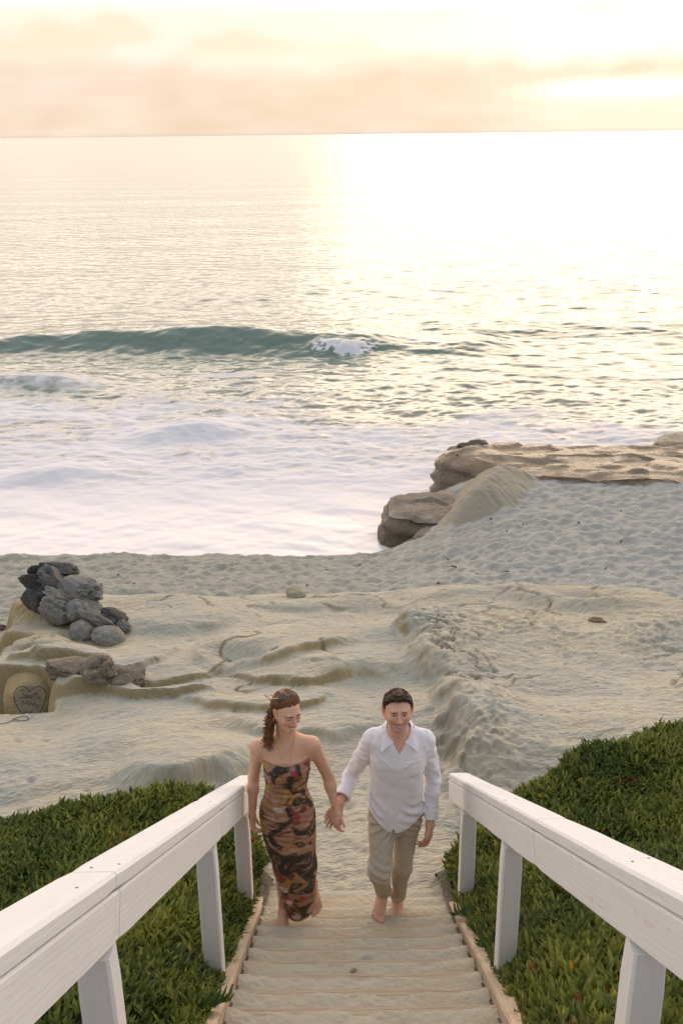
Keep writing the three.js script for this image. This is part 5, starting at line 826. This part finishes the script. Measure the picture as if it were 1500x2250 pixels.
    return Math.max(d, x > 0.06 && x < 0.49 ? hem - y : -1);
  } };
  const cloth = new THREE.MeshPhysicalMaterial({ vertexColors: true, roughness: 0.85, sheen: 0.2, sheenRoughness: 0.6 });
  const white = (p) => { const k = 1 + 0.02 * fbm(p[0] * 70, p[1] * 70, p[2] * 70, 2); return [0.80 * k, 0.775 * k, 0.80 * k]; };
  const shirtObj = mesh('shirt', netMesh(shirt.f, [-0.08, 3.5, -5.36], [0.66, 4.24, -4.98], 0.0048, white), cloth, who);
  // collar: two turned-down flaps meeting a band behind the neck
  {
    const flap = (s) => {                      // columns run from the nape round to the front edge, rows from the fold down to the free edge
      const m = (x) => 0.328 + s * x, top = [[m(0), 4.285, -5.243], [m(0.050), 4.284, -5.222], [m(0.071), 4.270, -5.170], [m(0.060), 4.240, -5.112], [m(0.030), 4.212, -5.084]], low = [[m(0), 4.248, -5.262], [m(0.066), 4.250, -5.240], [m(0.098), 4.232, -5.170], [m(0.110), 4.190, -5.098], [m(0.104), 4.158, -5.062]];
      const cA = new THREE.CatmullRomCurve3(top.map((p) => new THREE.Vector3(...p))), cB = new THREE.CatmullRomCurve3(low.map((p) => new THREE.Vector3(...p))), n = 22, r = 6, P = [], I = [];
      for (const lay of [0, 1]) for (let i = 0; i <= n; i++) { const a = cA.getPoint(i / n), b = cB.getPoint(i / n); for (let j = 0; j <= r; j++) { const t = j / r, bul = 0.007 * Math.sin(t * 3.14) + 0.004 - lay * 0.003; const ox = (mix(a.x, b.x, t) - 0.328), oz = mix(a.z, b.z, t) + 5.17, L = Math.hypot(ox, oz) || 1; P.push(mix(a.x, b.x, t) + ox / L * bul, mix(a.y, b.y, t) + bul * 0.8, mix(a.z, b.z, t) + oz / L * bul); } }
      const M = (n + 1) * (r + 1), id = (l, i, j) => l * M + i * (r + 1) + j, quad = (a, b, c, d) => I.push(a, b, c, a, c, d);
      for (let i = 0; i < n; i++) for (let j = 0; j < r; j++) { quad(id(0, i, j), id(0, i + 1, j), id(0, i + 1, j + 1), id(0, i, j + 1)); quad(id(1, i, j), id(1, i, j + 1), id(1, i + 1, j + 1), id(1, i + 1, j)); }
      for (let i = 0; i < n; i++) for (const j of [0, r]) quad(id(0, i, j), id(1, i, j), id(1, i + 1, j), id(0, i + 1, j)); for (let j = 0; j < r; j++) for (const i of [0, n]) quad(id(0, i, j), id(0, i, j + 1), id(1, i, j + 1), id(1, i, j));
      let g = new THREE.BufferGeometry(); g.setAttribute('position', new THREE.Float32BufferAttribute(P, 3)); g.setIndex(I); g.computeVertexNormals(); return g;
    };
    mesh('collar', color3(mergeGeometries([flap(-1), flap(1)]), [0.81, 0.785, 0.81]), cloth, shirtObj);
  }
  for (let k = 0; k < 6; k++) { const y = 4.125 - 0.085 * k, x = PX(y); let z = -4.98; for (let q = 0; q < 80; q++) { const d = shirt.f(x, y, z); if (d < 0.0006) break; z -= Math.max(0.0006, d * 0.7); } const b = mesh('button', new THREE.CylinderGeometry(0.0052, 0.0052, 0.0024, 12), new THREE.MeshStandardMaterial({ color: new THREE.Color().setRGB(0.70, 0.68, 0.66), roughness: 0.4 }), shirtObj); b.rotation.x = Math.PI / 2; b.position.set(x, y, z + 0.001); }
  // short hair
  const line = (z) => curve([[-0.12, -0.075], [-0.05, -0.06], [-0.032, -0.02], [-0.012, 0.010], [0.006, -0.010], [0.020, 0.000], [0.034, 0.045], [0.046, 0.074], [0.066, 0.088], [0.13, 0.094]], z);
  const e1 = egg([0, 0.034, -0.018], [0.0925, 0.088, 0.104], 0), e2 = egg([0, 0.074, 0.022], [0.076, 0.048, 0.068], 0);
  const hairF = (x, y, z) => { const [a, b, c] = H.to([x, y, z]); const n = 0.007 * noise(a * 46, b * 46, c * 46) + 0.005 * noise(a * 95, b * 95, c * 95) + 0.004 * noise(a * 22, b * 22, c * 22); const d = smin(e1.f(a, b, c) + 0.004 * sstep(0.04, -0.02, b), e2.f(a, b, c), 0.022) - n * sstep(-0.02, 0.05, b + 0.02) + 0.008 * (1 - sstep(0, 0.022, b - line(c))); return Math.max(d, (line(c) - b + 0.004 * noise(a * 70, 2, c * 70)) * 0.85) * H.S; };
  const hairCol = (p) => { const l = H.to(p), n = noise(l[0] * 100, l[1] * 100, l[2] * 100); return mix3([0.013, 0.007, 0.004], [0.090, 0.037, 0.015], clamp(0.18 + 0.6 * n + 0.45 * sstep(0.09, 0.13, l[1]))); };
  const hr = random(9), hg = [netMesh(hairF, add3(H.c, [-0.13, -0.1, -0.16]), add3(H.c, [0.13, 0.17, 0.14]), 0.0027, hairCol).toNonIndexed()];
  for (let i = 0; i < 560; i++) { const th = hr() * 6.283, u = 0.1 + 0.88 * hr(), st = [Math.cos(th) * 0.080 * Math.sqrt(1 - u * u * 0.8), 0.035 + 0.088 * u, 0.0 + Math.sin(th) * 0.088 * Math.sqrt(1 - u * u * 0.8)], pts = [], ph = hr() * 6.283, r = 0.005 + 0.004 * hr(); if (st[1] < line(st[2]) + 0.024) continue; for (let j = 0; j <= 6; j++) { const t = j / 6; pts.push(H.out([st[0] + Math.cos(ph + t * 4.5) * r, st[1] - 0.006 + 0.011 * Math.sin(t * 2.6), st[2] + Math.sin(ph + t * 4.5) * r])); } const k = 0.5 + hr(), g = tube(pts, 0.0012, 4); color3(g, [0.065 * k, 0.027 * k, 0.011 * k]); g.deleteAttribute('uv'); hg.push(g); }
  mesh('hair', mergeGeometries(hg), hairMat, who);
}
// ---------------------------------------------------------------- small things
{
  const flat = (r, g, b, rough = 0.9) => new THREE.MeshStandardMaterial({ color: new THREE.Color().setRGB(r, g, b), roughness: rough });
  const rnd = random(31);
  // a pair of flip-flops on the sand
  [[-4.54, 12.28, 0.6, 'dark flip-flop lying on the sand left of the boulders, nearer to them', [0.035, 0.03, 0.035]], [-4.66, 12.42, 0.9, 'dark flip-flop with a reddish strap lying half on the other one', [0.05, 0.035, 0.04]]].forEach(([x, d, a, label, c], i) => {
    const t = thing('flip_flop', label, 'flip-flop', [x, beachHeight(x, d) + 0.012, -d], 'flip-flops left on the sand'); t.rotation.set(0.1, a, i * 0.15);
    const s = new THREE.Shape(); s.moveTo(-0.035, -0.12); s.quadraticCurveTo(0, -0.15, 0.035, -0.12); s.quadraticCurveTo(0.03, 0, 0.05, 0.08); s.quadraticCurveTo(0.04, 0.15, 0, 0.15); s.quadraticCurveTo(-0.05, 0.13, -0.045, 0.06); s.quadraticCurveTo(-0.028, 0, -0.035, -0.12);
    const g = new THREE.ExtrudeGeometry(s, { depth: 0.018, bevelEnabled: true, bevelSize: 0.004, bevelThickness: 0.004, bevelSegments: 2, curveSegments: 8 }); g.rotateX(-Math.PI / 2); mesh('sole', g, flat(...c), t);
    const st = i ? flat(0.20, 0.05, 0.04) : flat(0.05, 0.045, 0.05); for (const q of [-1, 1]) mesh('strap', tube([[0, 0.022, -0.09], [q * 0.024, 0.05, -0.04], [q * 0.045, 0.03, 0.01], [q * 0.046, 0.015, 0.02]], 0.0055, 6), st, t);
  });
  // strands on the sand at the left edge
  const strand = (name, label, pts, r, m, cat) => tag(mesh(name, tube(pts, r, 5), m), label, cat);
  strand('seaweed', 'curled black strand of seaweed on the sand at the left edge', [[-4.33, 10.98], [-4.22, 11.02], [-4.16, 10.93], [-4.10, 11.06], [-4.05, 10.95], [-4.12, 10.88], [-4.03, 10.90], [-3.98, 10.97]].map(([x, d], i) => [x, beachHeight(x, d) + 0.012 + 0.014 * (i % 2), -d]), 0.008, flat(0.03, 0.03, 0.028), 'seaweed');
  strand('twig', 'thin bent brown twig on the pale slab at the left edge', [[-3.52, 8.70], [-3.42, 8.74], [-3.36, 8.82], [-3.28, 8.80], [-3.22, 8.86], [-3.27, 8.90], [-3.38, 8.83]].map(([x, d]) => [x, rockHeight(x, d) + 0.010, -d]), 0.004, flat(0.12, 0.10, 0.075), 'twig');
  strand('stick', 'grey dry stick standing up out of the ice plant on the right', [[1.80, slopeHeight(1.8, 5.28) + 0.02, -5.28], [1.815, slopeHeight(1.8, 5.28) + 0.14, -5.285], [1.84, slopeHeight(1.8, 5.28) + 0.23, -5.27], [1.845, slopeHeight(1.8, 5.28) + 0.30, -5.28]], 0.008, flat(0.30, 0.27, 0.24), 'stick');
  {                                             // dead stems in a gap of the ice plant
    const G = []; for (let i = 0; i < 70; i++) { const a = rnd() * 3.14, x = 1.22 + (rnd() - 0.5) * 0.24, d = 4.95 + (rnd() - 0.5) * 0.22, y = slopeHeight(x, d) + 0.07 + 0.07 * rnd(), L = 0.04 + 0.07 * rnd(), dx = Math.cos(a) * L, dz = Math.sin(a) * L; const g = tube([[x - dx, y - 0.01, -d - dz], [x, y + 0.015 * rnd(), -d + 0.01], [x + dx, y + 0.02 * (rnd() - 0.5), -d + dz]], 0.002 + 0.0025 * rnd(), 4); const k = rnd(); color3(g, mix3([0.26, 0.20, 0.16], [0.13, 0.05, 0.03], k)); G.push(g); }
    tag(mesh('dry_stems', mergeGeometries(G), new THREE.MeshStandardMaterial({ vertexColors: true, roughness: 0.9 })), 'tangle of dead brown stems in a gap of the ice plant behind the right handrail post', 'dry stems', null, 'stuff');
  }
  // a brown scrubby plant where the slope ends on the left
  {
    const t = thing('scrub_plant', 'low reddish brown scrub at the far left edge of the ice plant', 'shrub', [-2.3, 2.9, -6.1]); const S = [], L = [];
    const leaf = new THREE.SphereGeometry(1, 6, 4).scale(0.016, 0.004, 0.011);
    for (let i = 0; i < 90; i++) { const x = -2.75 + 1.0 * rnd(), d = plantEdge(x) - 0.06 + 0.14 * (rnd() - 0.5), y = slopeHeight(x, d), a = (rnd() - 0.5) * 2, h = 0.10 + 0.16 * rnd() * rnd() + (rnd() < 0.06 ? 0.1 : 0), p = [[x, y, -d], [x + 0.3 * a * h, y + h * 0.6, -d + 0.02], [x + 0.7 * a * h, y + h, -d + 0.04 * (rnd() - 0.5)]].map((q) => [q[0] + 2.3, q[1] - 2.9, q[2] + 6.1]); S.push(tube(p, 0.003, 4)); for (let k = 0; k < 14; k++) { const u = 0.25 + 0.75 * rnd(), g = leaf.clone(); g.rotateZ(rnd() * 3); g.rotateY(rnd() * 6.28); const q = u < 0.6 ? [mix(p[0][0], p[1][0], u / 0.6), mix(p[0][1], p[1][1], u / 0.6), mix(p[0][2], p[1][2], u / 0.6)] : [mix(p[1][0], p[2][0], (u - 0.6) / 0.4), mix(p[1][1], p[2][1], (u - 0.6) / 0.4), mix(p[1][2], p[2][2], (u - 0.6) / 0.4)]; g.translate(q[0] + 0.02 * (rnd() - 0.5), q[1] + 0.01 * rnd(), q[2] + 0.02 * (rnd() - 0.5)); color3(g, mix3([0.10, 0.035, 0.02], [0.07, 0.075, 0.03], rnd())); L.push(g); } }
    mesh('stems', mergeGeometries(S), flat(0.09, 0.05, 0.035), t); mesh('leaves', mergeGeometries(L), new THREE.MeshStandardMaterial({ vertexColors: true, roughness: 0.7 }), t);
  }
  // runners of ice plant that reach over the edging timbers
  const green = new THREE.MeshPhysicalMaterial({ vertexColors: true, roughness: 0.42, specularIntensity: 0.55 });
  const runner = (label, a, b, n, len) => {
    const t = thing('ice_plant_runner', label, 'ice plant', a, 'ice plant runners over the timbers'), D = sub3(b, a), L = []; const stem = [[0, 0, 0], [D[0] * 0.5, D[1] * 0.5 + 0.02, D[2] * 0.5], D];
    mesh('stem', tube(stem, 0.005, 5), flat(0.16, 0.10, 0.05), t);
    for (let i = 0; i < n; i++) { const u = (i + 0.5) / n, p = [D[0] * u, D[1] * u + 0.02 * Math.sin(u * 3.14), D[2] * u], ang = rnd() * 3.6 - 0.25, L0 = len3(D), sx = -D[2] / L0, sz = D[0] / L0, out = unit([D[0] / L0 * (0.3 + 0.9 * rnd()) + sx * Math.cos(ang), 0.15 + 0.9 * Math.abs(Math.sin(ang)), D[2] / L0 * (0.3 + 0.9 * rnd()) + sz * Math.cos(ang)]), l = len * (0.7 + 0.5 * rnd()), e = add3(p, out, l), m = add3(add3(p, out, l * 0.5), [0, -0.012, 0]); const g = tube([p, m, add3(e, [0, 0.012, 0])], 0.0078, 5), pos = g.attributes.position; for (let k = 0; k < pos.count; k++) { const f = clamp(len3(sub3([pos.getX(k), pos.getY(k), pos.getZ(k)], p)) / l), c = [mix(p[0], e[0], f), mix(p[1], e[1], f) + 0.012 * f - 0.012 * Math.sin(f * 3.14), mix(p[2], e[2], f)], s = 1 - 0.75 * f ** 3; pos.setXYZ(k, c[0] + (pos.getX(k) - c[0]) * s, c[1] + (pos.getY(k) - c[1]) * s, c[2] + (pos.getZ(k) - c[2]) * s); } g.computeVertexNormals(); color3(g, mix3([0.06, 0.10, 0.03], [0.13, 0.19, 0.045], rnd())); L.push(g); }
    mesh('leaves', mergeGeometries(L), green, t);
  };
  runner('fat-leaved ice plant runner lying over the left edging timber at the bottom of the picture', [-0.74, noseLine(3.28) + 0.03, -3.28], [-0.53, noseLine(3.36) + 0.08, -3.36], 26, 0.075);
  runner('ice plant runner lying over the right edging timber beside the man\'s feet', [0.86, noseLine(4.75) + 0.05, -4.75], [0.66, noseLine(4.86) + 0.07, -4.86], 26, 0.065);
  runner('ice plant runner hanging over the left edging timber below the middle post', [-0.78, noseLine(4.05) + 0.05, -4.05], [-0.60, noseLine(4.1) + 0.07, -4.1], 22, 0.06);
  // scraps on the treads
  const scrap = (name, label, x, i, t, s, c, cat) => { const g = new THREE.IcosahedronGeometry(1, 3), q = g.attributes.position; for (let k = 0; k < q.count; k++) { const v = [q.getX(k), q.getY(k), q.getZ(k)], r = 1 + 0.55 * noise(v[0] * 1.7 + x * 9, v[1] * 1.7, v[2] * 1.7 + i); q.setXYZ(k, v[0] * s * 1.5 * r, v[1] * s * 0.45 * r, v[2] * s * r); } g.computeVertexNormals(); const m = mesh(name, g, flat(...c)); m.position.set(x, NOSE_Y + RISE * i + 0.012 + s * 0.2, -(NOSE_D - RUN * (i + t))); m.rotation.y = x * 20; tag(m, label, cat); };
  scrap('dry_leaf', 'small tan dry leaf on a sandy tread, farthest of the three scraps', -0.015, 1, 0.6, 0.012, [0.34, 0.26, 0.17], 'leaf');
  scrap('shell', 'small grey and white shell on a sandy tread, to the right of the two leaves', 0.118, 2, 0.45, 0.018, [0.34, 0.33, 0.30], 'shell');
  scrap('dry_leaf', 'small brown dry leaf on a sandy tread, nearest of the three scraps', 0.035, 3, 0.4, 0.013, [0.28, 0.20, 0.12], 'leaf');
  // loose stones on the shelf and scraps of kelp on the beach
  const rock = (name, label, x, d, s, c, cat) => { const g = new THREE.IcosahedronGeometry(1, 5), q = g.attributes.position; for (let k = 0; k < q.count; k++) { const v = [q.getX(k), q.getY(k), q.getZ(k)], r = 1 + 0.35 * noise(v[0] * 1.5 + x * 5, v[1] * 1.5, v[2] * 1.5 + d); q.setXYZ(k, v[0] * s * 1.5 * r, v[1] * s * 0.6 * r, v[2] * s * r); } g.computeVertexNormals(); const m = mesh(name, g, flat(...c)); m.position.set(x, Math.max(rockHeight(x, d), beachHeight(x, d)) + s * 0.15, -d); m.rotation.y = x * 7; tag(m, label, cat); };
  rock('stone', 'flat dark grey stone on the crumbling bank above the man', 1.11, 9.7, 0.06, [0.13, 0.125, 0.11], 'stone');
  rock('stone', 'flat red-brown stone on the tan shelf at the right', 3.1, 10.95, 0.07, [0.20, 0.13, 0.08], 'stone');
  rock('stone', 'round mossy knob of rock on the crest of the shelf left of centre', -0.62, 12.2, 0.12, [0.27, 0.245, 0.16], 'stone');
  { const K = []; for (let i = 0; i < 46; i++) { const x = -5 + 13 * rnd(), d = 13.2 + 5 * rnd(); if (x < 0.5 && d > 16.5) continue; const y = beachHeight(x, d), L = 0.02 + 0.05 * rnd() * rnd(), a = rnd() * 6.28, g = tube([[x - L * Math.cos(a), y + 0.006, -d - L * Math.sin(a)], [x, y + 0.02, -d], [x + L * Math.cos(a + 0.6), y + 0.008, -d + L * Math.sin(a + 0.6)]], 0.006 + 0.008 * rnd(), 5); color3(g, rnd() < 0.25 ? [0.13, 0.04, 0.025] : [0.06, 0.05, 0.04]); K.push(g); } tag(mesh('kelp_scraps', mergeGeometries(K), new THREE.MeshStandardMaterial({ vertexColors: true, roughness: 0.8 })), 'tiny dark scraps of kelp scattered over the beach sand', 'kelp', null, 'stuff'); }
}
renderer.render(scene, camera);
